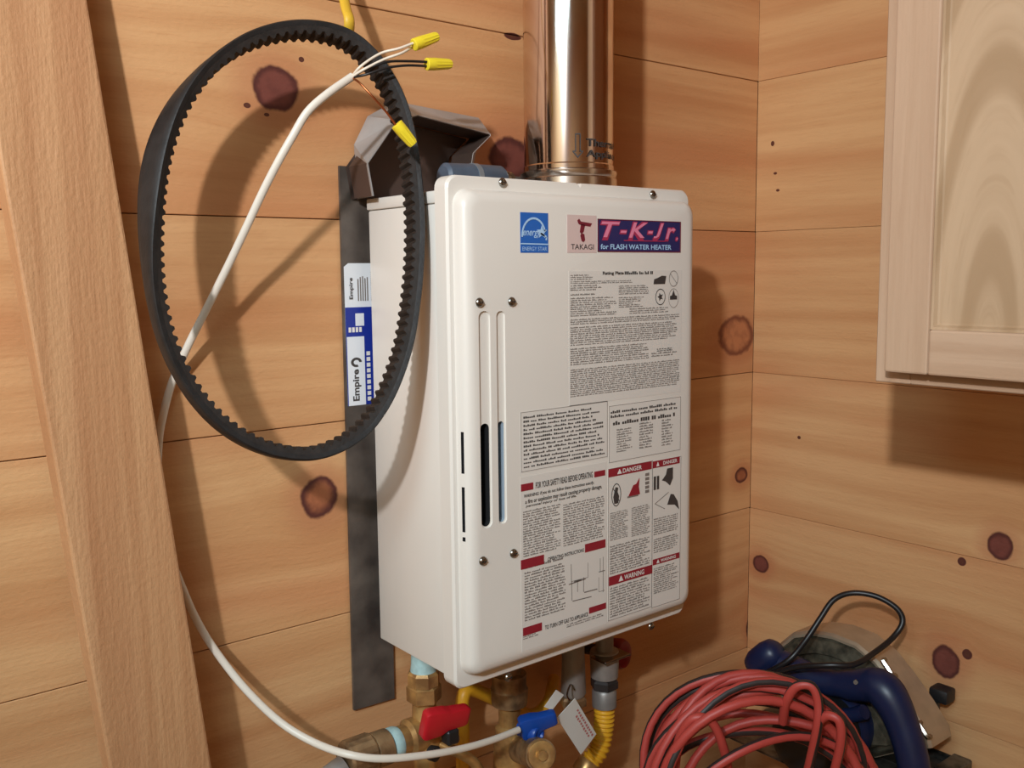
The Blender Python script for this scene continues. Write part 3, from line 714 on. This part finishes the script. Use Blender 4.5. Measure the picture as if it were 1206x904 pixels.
# ------------------------------------------------------------------ drive belt
def belt():
    px = [(330, 37), (288, 50), (250, 75), (222, 105), (202, 138), (188, 175), (180, 215), (177, 260), (178, 305), (183, 350), (193, 393), (209, 432),
          (231, 468), (260, 499), (294, 521), (330, 533), (366, 535), (398, 525), (427, 505), (449, 475), (465, 440), (477, 400), (484, 355), (488, 310),
          (489, 262), (486, 215), (480, 170), (470, 130), (455, 97), (434, 68), (406, 46), (370, 36)]
    cx, cy, ax, ay = 333, 285, 160, 250
    pts = []
    for x, y in px:
        u = (x-cx)/ax; v = (y-cy)/ay
        d = -.118 - .020*u - .028*v
        pts.append(at(x, y, y=d))
    n0 = len(pts); dense = []
    for i in range(n0):
        p0, p1, p2, p3 = pts[i-1], pts[i], pts[(i+1) % n0], pts[(i+2) % n0]
        for k in range(24):
            s = k/24; dense.append(.5*((2*p1)+(p2-p0)*s+(2*p0-5*p1+4*p2-p3)*s*s+(3*p1-p0-3*p2+p3)*s**3))
    # resample evenly
    NT = 112; NS = NT*4
    cum = [0]; m = len(dense)
    for i in range(m): cum.append(cum[-1]+(dense[(i+1) % m]-dense[i]).length)
    tot = cum[-1]; P = []; j = 0
    for k in range(NS):
        s = tot*k/NS
        while cum[j+1] < s: j += 1
        f = (s-cum[j])/(cum[j+1]-cum[j]); P.append(dense[j].lerp(dense[(j+1) % m], f))
    C0 = sum(P, Vector())/NS
    nrm = Vector()
    for i in range(NS): nrm += (P[i]-C0).cross(P[(i+1) % NS]-C0)
    nrm.normalize()
    if nrm.y > 0: nrm = -nrm                                # axial direction towards the room
    t = thing('drive_belt', 'black rubber cogged drive belt hanging in a big loop beside the white heater', 'belt', (C0.x, C0.y, min(p.z for p in P)))
    tang = [(P[(i+1) % NS]-P[i-1]).normalized() for i in range(NS)]
    out = []
    for i in range(NS):
        o = tang[i].cross(nrm); o.normalize()
        if o.dot(P[i]-C0) < 0: o = -o
        # gentle twist of the upper left stretch
        a = math.atan2(P[i].z-C0.z, P[i].x-C0.x); a = a+2*PI if a < -.5*PI else a; tw = .50*math.exp(-((a-2.65)/.62)**2)
        out.append((o*math.cos(tw)+nrm*math.sin(tw), nrm*math.cos(tw)-o*math.sin(tw)))
    W2 = .0145
    def ringpts(i, prof):
        o, b = out[i]; return [P[i]+o*r+b*q for r, q in prof]
    def closed_loft(nm, profs, mat, smooth):
        bm = bmesh.new(); vr = [[bm.verts.new(p) for p in ringpts(i, profs(i))] for i in range(NS)]
        n = len(vr[0])
        for i in range(NS):
            a, b = vr[i], vr[(i+1) % NS]
            for k in range(n): bm.faces.new((a[k], a[(k+1) % n], b[(k+1) % n], b[k]))
        return mesh_obj(nm, bm, mat, t, smooth)
    back = [(.0050, -W2*.9), (.0056, -W2*.4), (.0056, W2*.4), (.0050, W2*.9), (.0036, W2), (.0005, W2*.93), (-.0005, W2*.9), (-.0005, -W2*.9), (.0005, -W2*.93), (.0036, -W2)]
    closed_loft('belt_back', lambda i: back, RUBBER, 40)
    def tooth(i):
        k = i % 4; d = -.0078 if k in (1, 2) else -.0046; wv = W2*(.76 if k in (1, 2) else .82)
        return [(-.0003, W2*.9), (d, wv), (d, -wv), (-.0003, -W2*.9)]
    closed_loft('teeth', tooth, RUBBER_T, 25)
belt()

# ------------------------------------------------------------------ yellow cable that carries the belt
def yellow_cable():
    t = thing('yellow_cable', 'yellow cable dropping from above to the top of the black belt', 'cable', at(408, 40, y=-.10))
    q = at(396, -60, y=-.03); p = [(q.x-.012, -.0065, 2.445), (q.x-.010, -.0065, 2.1), (q.x-.006, -.010, q.z+.10), q, at(402, -20, y=-.06), at(407, 8, y=-.085), at(411, 22, y=-.098), at(411, 36, y=-.094), at(408, 44, y=-.086)]
    tube_obj('sheath', p, .0056, YCAB, t, flat=.65)
yellow_cable()

# ------------------------------------------------------------------ white electrical cable
def cable():
    t = thing('electrical_cable', 'white electrical cable with stripped wires looping from the belt down to the valves', 'cable', at(607, 862, y=-.14))
    spec = [(415, 90, -.118), (385, 111, -.118), (362, 132, -.113), (345, 160, -.106), (328, 190, -.097), (310, 225, -.084), (290, 268, -.068), (270, 310, -.051), (240, 370, -.032), (220, 410, -.020),
            (202, 452, -.0085), (192, 490, -.0085), (187, 520, -.0085), (186, 575, -.0085), (196, 640, -.0085), (218, 700, -.012), (236, 738, -.018), (258, 772, -.028), (290, 812, -.046), (330, 850, -.07), (370, 874, -.10),
            (410, 888, -.135), (450, 893, -.15), (500, 889, -.155), (545, 881, -.152), (580, 871, -.145), (611, 859, -.136)]
    pts = [at(x, y, y=d) for x, y, d in spec]
    tube_obj('sheath', pts, .0039, PVC, t, n=12, sub=5, flat=.8)
    e = at(414, 91, y=-.118)
    def wire(nm, pts, m, r=.0013): return tube_obj(nm, [e]+[at(x, y, y=d) for x, y, d in pts], r, m, t, n=8, sub=5)
    wire('white_wire', [(425, 78, -.129), (448, 63, -.13), (470, 57, -.139), (489, 50, -.14)], WIRE_W)
    wire('white_wire', [(428, 82, -.131), (452, 70, -.137), (474, 62, -.142), (489, 53, -.130)], WIRE_W)
    wire('black_wire', [(430, 82, -.13), (455, 73, -.139), (480, 72, -.14), (505, 73, -.145)], WIRE_K)
    wire('black_wire', [(430, 88, -.130), (455, 80, -.138), (480, 77, -.142), (505, 78, -.143)], WIRE_K)
    wire('copper_wire', [(424, 98, -.129), (440, 115, -.14), (455, 132, -.16), (466, 147, -.172)], COPPER, .0011)
    def nut(a, da, b, db):
        A = at(*a, y=da); B = at(*b, y=db); ax = B-A; L = ax.length
        bm = bmesh.new(); n = 24; axn = ax.normalized(); up = Vector((0, 0, 1)); u = (up-axn*up.dot(axn)).normalized(); v = axn.cross(u)
        rings = []
        for h, r in ((0, .0052), (.02, .0060), (.3, .0061), (.34, .0058), (.9, .0048), (1, .0040)):
            rings.append([A+ax*h+(u*math.cos(q)+v*math.sin(q))*(r*(1+.05*(1 if k % 2 else -1)*(h > .3))) for k, q in enumerate([2*PI*k/n for k in range(n)])])
        loft(bm, rings); mesh_obj('wire_nut', bm, YEL, t, 25)
    nut((487, 53), -.14, (515, 43), -.142); nut((502, 75.5), -.143, (531, 75.5), -.145); nut((467, 146), -.172, (487, 170), -.176)
cable()

# ------------------------------------------------------------------ wall cabinet on the right
OAK_V = wood('pickled_oak_upright', 'Z', 'Y', rgb(196, 166, 140), rgb(168, 134, 106), rgb(188, 154, 128), seed=61, gscale=(2.2, 60), saw=.25, contrast=.8, cath=.2)
OAK_H = wood('pickled_oak_rail', 'Y', 'Z', rgb(196, 166, 140), rgb(168, 134, 106), rgb(188, 154, 128), seed=64, gscale=(2.2, 60), saw=.25, contrast=.8, cath=.2)
OAK_P = wood('pickled_oak_panel', 'Z', 'Y', rgb(194, 166, 136), rgb(160, 130, 98), rgb(186, 156, 126), seed=71, gscale=(1.8, 48), saw=.2, contrast=1.1, cath=.6, arch=(at(1165, 420, x=-.37).z, at(1165, 420, x=-.37).y, .22))
def cabinet():
    XF = -.362                                        # front of the face frame
    ye = at(1031, 440, x=XF).y; zb = at(1033, 449, x=XF).z; zt = zb+.76; y1 = ye-.61
    t = thing('wall_cabinet', 'pale oak wall cabinet with a panelled door hung on the right wall', 'cabinet', (-.15, (ye+y1)/2, zb))
    bm = bmesh.new()
    add_box(bm, (-.001, ye-.003, zb+.004), (XF+.019, ye-.018, zt)); add_box(bm, (-.001, y1+.003, zb+.004), (XF+.019, y1+.018, zt))
    add_box(bm, (-.001, ye-.018, zb+.010), (XF+.019, y1+.018, zb+.022)); add_box(bm, (-.001, ye-.018, zt-.02), (XF+.019, y1+.018, zt)); add_box(bm, (-.001, ye-.018, zb+.022), (-.008, y1+.018, zt-.02))
    mesh_obj('carcass', bm, OAK_V, t)
    for a, b in ((ye, ye-.038), (y1+.038, y1)): box_obj('frame_stile', (XF, a, zb), (XF+.019, b, zt), OAK_V, t, .001)
    for a, b in ((zb, zb+.038), (zt-.038, zt)): box_obj('frame_rail', (XF, ye-.038, a), (XF+.019, y1+.038, b), OAK_H, t, .001)
    # door, overlay
    d0 = XF-.0005; d1 = XF-.0205
    dy0 = at(1040.5, 430, x=d1).y; dz0 = at(1045, 438, x=d1).z; dy1 = y1+(ye-dy0)+.004; dz1 = zt-.012
    sw = abs(at(1093, 200, x=d1).y-at(1041, 200, x=d1).y)
    rw = at(1100, 389, x=d1).z-at(1100, 443, x=d1).z
    D = bpy.data.objects.new('door', None); COL.objects.link(D); D.location = (d1, (dy0+dy1)/2, dz0); D.empty_display_size = .02; adopt(D, t)
    box_obj('door_stile', (d0, dy0, dz0), (d1, dy0-sw, dz1), OAK_V, D, .0022, 2); box_obj('door_stile', (d0, dy1+sw, dz0), (d1, dy1, dz1), OAK_V, D, .0022, 2)
    box_obj('door_rail', (d0, dy0-sw-.0003, dz0), (d1, dy1+sw+.0003, dz0+rw), OAK_H, D, .0022, 2); box_obj('door_rail', (d0, dy0-sw-.0003, dz1-rw), (d1, dy1+sw+.0003, dz1), OAK_H, D, .0022, 2)
    # inner moulding and centre panel with a bevelled border
    a0, a1, b0, b1 = dy1+sw, dy0-sw, dz0+rw, dz1-rw
    bm = bmesh.new()
    def rg(i, x): return [Vector((x, a0+i, b0+i)), Vector((x, a1-i, b0+i)), Vector((x, a1-i, b1-i)), Vector((x, a0+i, b1-i))]
    loft(bm, [rg(.0001, d0), rg(.0001, d1+.003), rg(.0025, d1+.0035), rg(.0045, d1+.0075), rg(.0060, d1+.0085), rg(.0062, d1+.0085)], cap0=True, cap1=True)
    mesh_obj('door_panel', bm, OAK_P, D)
cabinet()

# ------------------------------------------------------------------ plumbing below the heater
YP = -.08
def left_valve():
    x = -.700; t = thing('red_handle_valve', 'brass ball valve with a red lever handle under the heater, leftmost of the fittings', 'valve', (x, YP, 1.0))
    lathe_obj('thread_tape_wrap', (x, YP, 0), (0, 0, -1), [(-1.1275, .0135), (-1.112, .0140), (-1.104, .0150), (-1.1025, .012)], TEFLON, t)
    bm = bmesh.new(); add_lathe(bm, (x, YP, 1.104), (0, 0, -1), [(0, .016), (.003, .0185), (.016, .0185)], 8, ph=.3); add_lathe(bm, (x, YP, 1.0877), (0, 0, -1), [(0, .0175), (.002, .020), (.018, .020), (.020, .018)], 6, ph=.5)
    mesh_obj('union_nut', bm, BRASS, t, 30)
    z = 1.030
    bm = bmesh.new(); add_lathe(bm, (x, YP, 1.068), (0, 0, -1), [(0, .0135), (.022, .0145), (.030, .020), (.056, .021), (.062, .014), (.105, .0135)], 20)
    mesh_obj('upright_body', bm, BRASS, t, 40)
    bm = bmesh.new(); add_lathe(bm, (x+.010, YP, z), (-1, 0, 0), [(0, .012), (.006, .020), (.032, .021), (.036, .0165), (.046, .0165)], 24)
    mesh_obj('side_body', bm, BRASS, t, 40)
    bm = bmesh.new(); add_lathe(bm, (x-.036, YP, z), (-1, 0, 0), [(0, .0172), (.0035, .0185), (.009, .0185), (.012, .0172)], 24); mesh_obj('tape_ring', bm, TEFLON, t, 40)
    bm = bmesh.new()
    add_lathe(bm, (x-.0482, YP, z), (-1, 0, 0), [(0, .0165), (.002, .0195), (.020, .0195), (.0215, .0175)], 24)
    n = 40; prof = [(.022, 1.), (.024, 1.08), (.052, 1.08), (.055, .95), (.0551, .7)]
    rings = []
    for h, k in prof: rings.append([Vector((x-.0482-h, YP+.0195*k*(1+.035*(q % 2))*math.cos(2*PI*q/n), z+.0195*k*(1+.035*(q % 2))*math.sin(2*PI*q/n))) for q in range(n)])
    loft(bm, rings); mesh_obj('knurled_union', bm, BRONZE, t, 30)
    lathe_obj('grey_pipe_end', (x-.1035, YP, z-.005), (-1, 0, -.35), [(0, .013), (.028, .013), (.03, .011)], GREYP, t)
    lathe_obj('stem', (x+.012, YP-.018, z+.004), (0, -1, 0), [(0, .009), (.012, .009), (.014, .006), (.026, .006)], BRASS, t)
    # lever: moulded plastic cap and blade
    bm = bmesh.new(); A = at(498, 852, y=-.118); B = at(551, 840, y=-.122)
    d = (B-A).normalized(); up = Vector((0, -.25, 1)); up = (up-d*up.dot(d)).normalized(); nn = d.cross(up)
    def cs(p, h, th, lo=0): return [p+up*(h+0)+nn*th, p+up*h-nn*th, p-up*(h+lo)-nn*th, p-up*(h+lo)+nn*th]
    rings = [cs(A, .0125, .006, .004), cs(A+d*.004, .0150, .007, .004), cs(A+d*.024, .0140, .007, .003), cs(A+d*.032, .012, .007, 0), cs(B-d*.004, .0115, .006), cs(B, .0095, .005)]
    loft(bm, rings); bmesh.ops.bevel(bm, geom=[e for e in bm.edges if not e.is_boundary], offset=.0016, segments=2, profile=.5, affect='EDGES')
    mesh_obj('lever_handle', bm, REDP, t, 40)
    p = at(531, 860, y=-.118)
    bm = bmesh.new(); add_box(bm, (p.x-.010, -.127, p.z-.013), (p.x+.006, -.112, p.z+.004), .002); mesh_obj('lever_stop', bm, SAWBLK, t)
    tube_obj('bleed_stem', [(x+.010, -.095, 1.018), (x+.022, -.118, 1.012), (x+.036, -.122, 1.000), (x+.046, -.122, .985)], .006, BRASS, t)
    lathe_obj('bleed_cap', at(507, 886, y=-.118), (.3, -1, .1), [(0, .008), (.008, .0085), (.010, .006)], SAWBLK, t)
    tube_obj('riser', [(x, YP, .965), (x, YP, .90), (x, YP+.02, .86), (x, -.0015, .845)], .011, BRONZE, t)
left_valve()

def blue_valve():
    x = -.576; t = thing('blue_handle_valve', 'brass ball valve with a blue lever handle under the middle of the heater', 'valve', (x, YP, .97))
    bm = bmesh.new(); add_lathe(bm, (x, YP, 1.127), (0, 0, -1), [(0, .015), (.060, .015), (.062, .021), (.078, .021), (.081, .023), (.100, .022), (.102, .017)], 18)
    mesh_obj('union_nut', bm, BRONZE, t, 35)
    bm = bmesh.new(); add_lathe(bm, (x, YP, 1.026), (0, 0, -1), [(0, .0135), (.026, .0135), (.030, .018), (.040, .018), (.046, .020), (.085, .021), (.092, .015), (.12, .014)], 20)
    mesh_obj('valve_body', bm, BRASS, t, 35)
    # drain outlet facing the room
    a = Vector((x+.004, YP-.014, .972)); b = at(637, 889, y=-.165); ax = b-a; L = ax.length
    lathe_obj('drain_body', a, ax, [(0, .0165), (L*.62, .0165), (L*.66, .0145), (L*.74, .0145), (L*.76, .0185), (L, .0185)], BRONZE, t, 24, 35)
    lathe_obj('drain_gasket', a+ax*.715, ax, [(0, .0152), (.0035, .0152)], SAWBLK, t)
    lathe_obj('drain_cap', a+ax*1.0005, ax, [(0, .0165), (.004, .0160), (.005, .010), (.0035, .006), (.008, .0055)], BRASS, t, 24, 35)
    bm = bmesh.new(); A = at(612, 857, y=-.128); B = at(655, 843, y=-.150)
    d = (B-A).normalized(); up = Vector((0, -.25, 1)); up = (up-d*up.dot(d)).normalized(); nn = d.cross(up)
    def cs(p, h, th, lo=0): return [p+up*h+nn*th, p+up*h-nn*th, p-up*(h+lo)-nn*th, p-up*(h+lo)+nn*th]
    rings = [cs(A, .0100, .006, .003), cs(A+d*.004, .0125, .007, .004), cs(A+d*.016, .012, .007, .002), cs(A+d*.026, .0095, .006), cs(B-d*.003, .0085, .0055), cs(B, .007, .0045)]
    loft(bm, rings); bmesh.ops.bevel(bm, geom=bm.edges[:], offset=.0014, segments=2, profile=.5, affect='EDGES')
    mesh_obj('lever_handle', bm, BLUEP, t, 40)
    c = at(627, 864, y=-.135); lathe_obj('lever_hub', c+Vector((0, .02, 0)), (.1, -1, .05), [(0, .010), (.026, .011), (.029, .009), (.0295, .0065), (.027, .005)], BLUEP, t)
    tube_obj('riser', [(x, YP, .92), (x, YP, .88), (x, YP+.02, .86), (x, -.0015, .848)], .011, BRONZE, t)
blue_valve()

def gas_line():
    x = -.414; t = thing('gas_line', 'yellow corrugated gas hose below a grey iron shut-off under the heater', 'gas line', (x, YP, .86))
    bm = bmesh.new(); add_lathe(bm, (x, YP, 1.127), (0, 0, -1), [(0, .012), (.075, .012), (.076, .0185), (.079, .0195), (.112, .0185), (.114, .015)], 22); mesh_obj('shut_off_body', bm, GREYP, t, 35)
    lathe_obj('nut', (x, YP, 1.0126), (0, 0, -1), [(0, .016), (.003, .019), (.012, .019), (.014, .016)], DGREY, t, 6, 20)
    lathe_obj('hose_fitting', (x, YP, .998), (0, 0, -1), [(0, .014), (.003, .0165), (.024, .0165), (.026, .013)], GREYP, t, 24)
    bm = bmesh.new(); pts = smooth_path([(x, YP, .9738), (x-.0005, YP, .955), (x-.003, YP, .935), (x-.010, YP, .915), (x-.022, YP+.005, .900)], 16)
    add_tube(bm, pts, lambda s: .0125+.0016*math.sin(s*2*PI*13), 18); mesh_obj('corrugated_hose', bm, GASY, t, 80)
    bm = bmesh.new(); add_lathe(bm, (x-.021, YP+.005, .902), (-.45, .1, -.6), [(0, .0135), (.005, .016), (.02, .016), (.022, .013), (.05, .012)], 16); mesh_obj('end_fitting', bm, BRASS, t, 30)
    tube_obj('tail_pipe', [(x-.045, YP+.010, .868), (x-.055, YP+.04, .850), (x-.055, -.0015, .848)], .010, GASY, t)
    bm = bmesh.new(); p = at(712, 780, y=-.12); add_box(bm, (x-.026, -.108, 1.046), (x+.022, -.080, 1.0495), .001); mesh_obj('bracket', bm, SCREW, t)
gas_line()
k = thing('shutoff_wheel', 'dark red round shut-off wheel under the right end of the heater', 'valve wheel', at(724, 770, y=-.05))
c = at(727, 769, y=-.06)
lathe_obj('wheel_cap', c, (.25, -1, .1), [(-.012, .014), (-.008, .020), (.006, .021), (.012, .018), (.014, .010)], REDK, k, 18, 35)
lathe_obj('wheel_stem', c, (-.25, 1, -.1), [(.008, .008), (c.y/-.98-.002, .008)], DGREY, k, 14)
p3 = -.470
k = thing('grey_nipple', 'dull grey pipe stub behind the paper tag under the heater', 'pipe', (p3, YP, 1.0))
lathe_obj('stub', (p3, YP, 1.127), (0, 0, -1), [(0, .0145), (.062, .0145), (.118, .0165), (.122, .014)], GREYP, k, 20)
lathe_obj('hex_cap', (p3, YP, 1.0048), (0, 0, -1), [(0, .0150), (.003, .0175), (.012, .0175), (.014, .012), (.022, .0115), (.023, .006)], BRONZE, k, 6, 20)
# yellow gas tube behind the valves
k = thing('yellow_gas_tube', 'yellow coated gas tube bending behind the red and blue valves', 'tube', at(545, 900, y=-.035))
tube_obj('tube', [at(545, 940, y=-.0145), at(545, 900, y=-.04), at(545, 860, y=-.045), at(545, 822, y=-.045), at(556, 812, y=-.042), at(590, 826, y=-.036), at(625, 842, y=-.034), at(645, 828, y=-.034), at(650, 812, y=-.030), at(652, 800, y=-.0095)], .0085, GASY, k)
# paper tag
def tag_card():
    t = thing('paper_tag', 'white paper tag with red print hanging by the blue valve handle', 'tag', at(690, 886, y=-.11))
    y = -.135
    P = [at(*q, y=d) for q, d in (((677, 822), y), ((702, 864), y+.006), ((684, 888), y-.002), ((656, 845), y-.008))]
    n = (P[1]-P[0]).cross(P[3]-P[0]).normalized()
    bm = bmesh.new(); loft(bm, [[q+n*.0004 for q in P], [q-n*.0004 for q in P]]); c = mesh_obj('card', bm, CARD, t)
    if n.y > 0: n = -n
    Q = [at(*q, y=d) for q, d in (((655, 812), y+.004), ((664, 818), y+.004), ((650, 836), y-.008), ((641, 832), y-.008))]
    bm = bmesh.new(); loft(bm, [[q+n*.0003 for q in Q], [q-n*.0003 for q in Q]]); mesh_obj('folded_flap', bm, CARD, t)
    o = P[0]; eu = (P[1]-P[0]); ev = (P[3]-P[0])
    bm = bmesh.new(); rr = random.Random(3)
    for line, (a, b) in enumerate(((.22, .92), (.30, .88))):
        u = a
        while u < b:
            v0 = .12+line*.16; w_ = .045; q = [o+eu*s+ev*v+n*.0008 for s, v in ((u, v0), (u+w_, v0), (u+w_, v0+.10*rr.choice((.7, 1))), (u, v0+.09))]
            bm.faces.new([bm.verts.new(z) for z in q]); u += .068
    mesh_obj('red_print', bm, plain('tag_red_ink', rgb(196, 120, 116), .6), c)
    tube_obj('tie_wire', [at(672, 826, y=y), at(668, 818, y=y+.02), at(672, 806, y=-.098), at(676, 812, y=-.0975)], .0012, SCREW, t, n=6)
tag_card()

# ------------------------------------------------------------------ bench under the saw (below the frame)
BZ = .775
def bench():
    t = thing('workbench', 'low plain wooden bench in the corner under the saw and coiled cord', 'bench', (-.30, -.32, 0))
    box_obj('bench_top', (-.64, -.64, BZ-.035), (-.004, -.115, BZ), wood('bench_pine', 'X', 'Y', LIGHT_P, DARK_P, RED_P, seed=77), t, .002)
    for x in (-.60, -.05):
        for y in (-.60, -.16): box_obj('leg', (x-.03, y-.03, 0), (x+.03, y+.03, BZ-.035), PLAINPINE2, t)
bench()

# ------------------------------------------------------------------ circular saw
def saw():
    t = thing('circular_saw', 'navy blue corded circular saw with a metal blade guard standing against the right wall', 'saw', (-.11, -.25, BZ))
    xb = -.085
    f = lambda u, v, d: Vector((d, u, v))
    # upper guard: outline in y-z, thick in x, hollow rim
    arc = [at(p[0], p[1], x=xb) for p in ((926, 770), (930, 752), (945, 740), (968, 737), (992, 741), (1020, 752), (1044, 772), (1066, 800), (1088, 832), (1106, 862), (1108, 874))]
    poly = [(p.y, p.z) for p in arc]
    cyz = (-.245, .895)
    poly2 = poly+[(poly[-1][0]+.02, poly[-1][1]-.008), (-.30, .885), (-.16, .885), (poly[0][0]-.004, .93)]
    bm = bmesh.new()
    sc = lambda k: [((u-cyz[0])*k+cyz[0], (v-cyz[1])*k+cyz[1]) for u, v in poly2]
    loft(bm, [[f(u, v, d) for u, v in pl] for pl, d in ((sc(.97), xb+.031), (poly2, xb+.028), (poly2, xb-.022), (sc(.975), xb-.026), (sc(.95), xb-.0262), (sc(.94), xb-.022))])
    mesh_obj('blade_guard', bm, ALU, t, 28)
    bm = bmesh.new()
    loft(bm, [[f(u, v, d) for u, v in pl] for pl, d in ((sc(.94), xb-.0222), (sc(.92), xb-.028), (sc(.80), xb-.033), (sc(.78), xb-.028), (sc(.60), xb-.029), (sc(.58), xb-.036), (sc(.40), xb-.040))])
    mesh_obj('gear_cover', bm, GEAR, t, 28)
    for pa, pb in (((1040, 778), (1052, 796)), ((1082, 852), (1093, 868))):
        A = at(*pa, x=xb-.031); B = at(*pb, x=xb-.031)
        tube_obj('cover_rib', [A+Vector((.006, 0, 0)), A, (A+B)/2, B, B+Vector((.006, 0, 0))], .0035, SCREW, t, n=6, sub=2)
    n = 48; bm = bmesh.new()
    rings = []
    for d in (xb-.001, xb+.001):
        rings.append([f(cyz[0]+(.092+.003*(k % 2))*math.cos(2*PI*k/n), .881+(.092+.003*(k % 2))*math.sin(2*PI*k/n), d) for k in range(n)])
    loft(bm, rings); mesh_obj('blade', bm, SCREW, t)
    # lower guard resting on the bench
    rings = []
    ar = [(cyz[0]+.1035*math.cos(a), .881+.1035*math.sin(a)) for a in [PI*(1.02+.96*k/20) for k in range(21)]]
    bm = bmesh.new(); loft(bm, [[f(u, v, d) for u, v in ar] for d in (xb+.012, xb-.012)]); mesh_obj('lower_guard', bm, ALU, t, 28)
    # shoe plate
    bm = bmesh.new(); p = at(1104, 880, x=-.10); q = at(1127, 874, x=-.035)
    sz = .872
    add_box(bm, (-.03, -.388, sz), (-.20, -.10, sz+.003), .001)
    add_box(bm, (-.026, -.388, sz), (-.030, -.10, sz+.014), .001)
    add_box(bm, (-.028, -.392, sz), (-.085, -.366, sz+.020), .002)
    mesh_obj('shoe_plate', bm, SHOE, t)
    # motor and body
    lathe_obj('motor_housing', (-.124, -.252, .925), (-1, 0, 0), [(0, .040), (.02, .047), (.085, .047), (.100, .042), (.108, .028)], SAWBLK, t, 24, 35)
    bm = bmesh.new(); add_lathe(bm, (-.119, -.252, .925), (-1, 0, 0), [(0, .050), (.022, .052), (.03, .0475)], 24); mesh_obj('motor_collar', bm, SAWBLUE, t, 35)
    # handle with round knob at the back, thick curved grip
    H = [at(903, 775, x=-.165), at(925, 782, x=-.16), at(965, 800, x=-.155), at(1005, 806, x=-.15), at(1035, 808, x=-.15), at(1052, 828, x=-.15), at(1066, 862, x=-.15), at(1076, 900, x=-.15), at(1078, 935, x=-.15)]
    tube_obj('main_handle', H, lambda s: .0185 if s < .35 else .0205+.004*math.exp(-((s-.55)/.12)**2), SAWBLUE, t, n=16, sub=5)
    K = at(889, 783, x=-.17); E = at(922, 760, x=-.165); ax = E-K
    lathe_obj('front_knob', K, ax, [(-.010, .008), (-.004, .016), (.008, .0205), (.030, .0215), (.044, .019), (.051, .012), (.053, .004)], SAWBLUE, t, 20, 60)
    lathe_obj('handle_screw', at(1008, 803, x=-.172), (-1, -.4, .3), [(0, .0035), (.002, .003)], SCREW, t, 10)
    tube_obj('trigger_guard', [at(950, 818, x=-.16), at(968, 838, x=-.16), at(1000, 842, x=-.16), at(1018, 838, x=-.16)], .010, SAWBLUE, t, n=10)
    # depth lever against the wall
    a = at(1094, 812, x=-.055); b = at(1117, 816, x=-.020)
    bm = bmesh.new(); lo = [(-.058, a.y, .966), ]
    p = at(1107, 817, x=-.03)
    add_box(bm, (-.014, p.y-.015, p.z-.010), (-.040, p.y+.012, p.z+.010), .004, 2); add_box(bm, (-.035, p.y-.004, p.z-.02), (-.058, p.y+.030, p.z-.006), .002)
    mesh_obj('depth_lever', bm, SAWBLK, t, 40)
    # power cord: out of the handle, up in a loop and back along the grip
    cord = [at(884, 800, x=-.19), at(905, 791, x=-.195), at(930, 776, x=-.185), at(950, 752, x=-.16), at(966, 728, x=-.14), at(982, 706, x=-.12), at(1004, 698, x=-.10), at(1032, 702, x=-.085), at(1056, 716, x=-.075), at(1063, 732, x=-.075),
            at(1052, 750, x=-.09), at(1030, 768, x=-.125), at(1006, 782, x=-.165), at(975, 783, x=-.19), at(940, 785, x=-.20), at(912, 793, x=-.205), at(890, 808, x=-.205), at(878, 830, x=-.20)]
    tube_obj('power_cord', cord, .0040, CORDB, t, n=10, sub=6)
saw()

# ------------------------------------------------------------------ coiled extension cord
def ext_cord():
    c0 = ray_at(884, 912, 1.07)
    t = thing('extension_cord', 'orange extension cord with a dark stripe coiled in a loose heap on the bench', 'cord', (c0.x, c0.y, BZ))
    rr = random.Random(9)
    ex = CR.copy(); ez = (CU*.95 - CF*.10).normalized(); en = ex.cross(ez)
    LO = 14; keys = []
    for k in range(LO+1):
        wide = k % 3 != 1
        keys.append(dict(cx=rr.uniform(-.010, .012)+(.0 if wide else .022), cz=rr.uniform(-.014, .006)-(.0 if wide else .030), a=rr.uniform(.104, .130), b=rr.uniform(.112, .132) if wide else rr.uniform(.080, .108),
                         tilt=rr.uniform(-.25, .1)-(.0 if wide else .35), yaw=rr.uniform(-.3, .3), off=(k-LO/2)*.0085+rr.uniform(-.006, .006)))
    pts = []; S = 44
    for i in range(LO*S):
        k = i/S; j = int(k); f = k-j; f = f*f*(3-2*f); A, B = keys[j], keys[j+1]
        g = {q: A[q]*(1-f)+B[q]*f for q in A}
        th = 2*PI*k + PI*1.1
        u = g['a']*math.cos(th); v = g['b']*math.sin(th)
        u, v = u*math.cos(g['tilt'])-v*math.sin(g['tilt']), u*math.sin(g['tilt'])+v*math.cos(g['tilt'])
        wv = g['off']+u*math.sin(g['yaw'])*.5+.006*math.sin(3*th+k)
        p = c0+ex*(u+g['cx'])+ez*(v+g['cz'])+en*wv
        p.z = max(p.z, BZ+.0075)
        pts.append(p)
    bm = bmesh.new(); add_tube(bm, pts, .0050, 10, 0, ([0, 1], 1), .03)
    # bights sticking out of the heap
    for q in (((922, 850, 1.02), (926, 826, 1.0), (938, 808, .99), (956, 808, .985), (964, 828, .985), (962, 860, .99), (950, 915, 1.02)),
              ((962, 868, 1.0), (964, 850, .99), (976, 842, .98), (989, 850, .975), (990, 876, .98), (980, 920, 1.0)),
              ((795, 905, 1.02), (800, 870, 1.01), (816, 846, 1.0), (838, 850, 1.0), (852, 880, 1.01), (860, 920, 1.03))):
        add_tube(bm, smooth_path([ray_at(*z) for z in q], 8), .0050, 10, 0, ([0, 1], 1), .03)
    mesh_obj('cord', bm, [CORD_O, CORD_K], t, 60)
ext_cord()
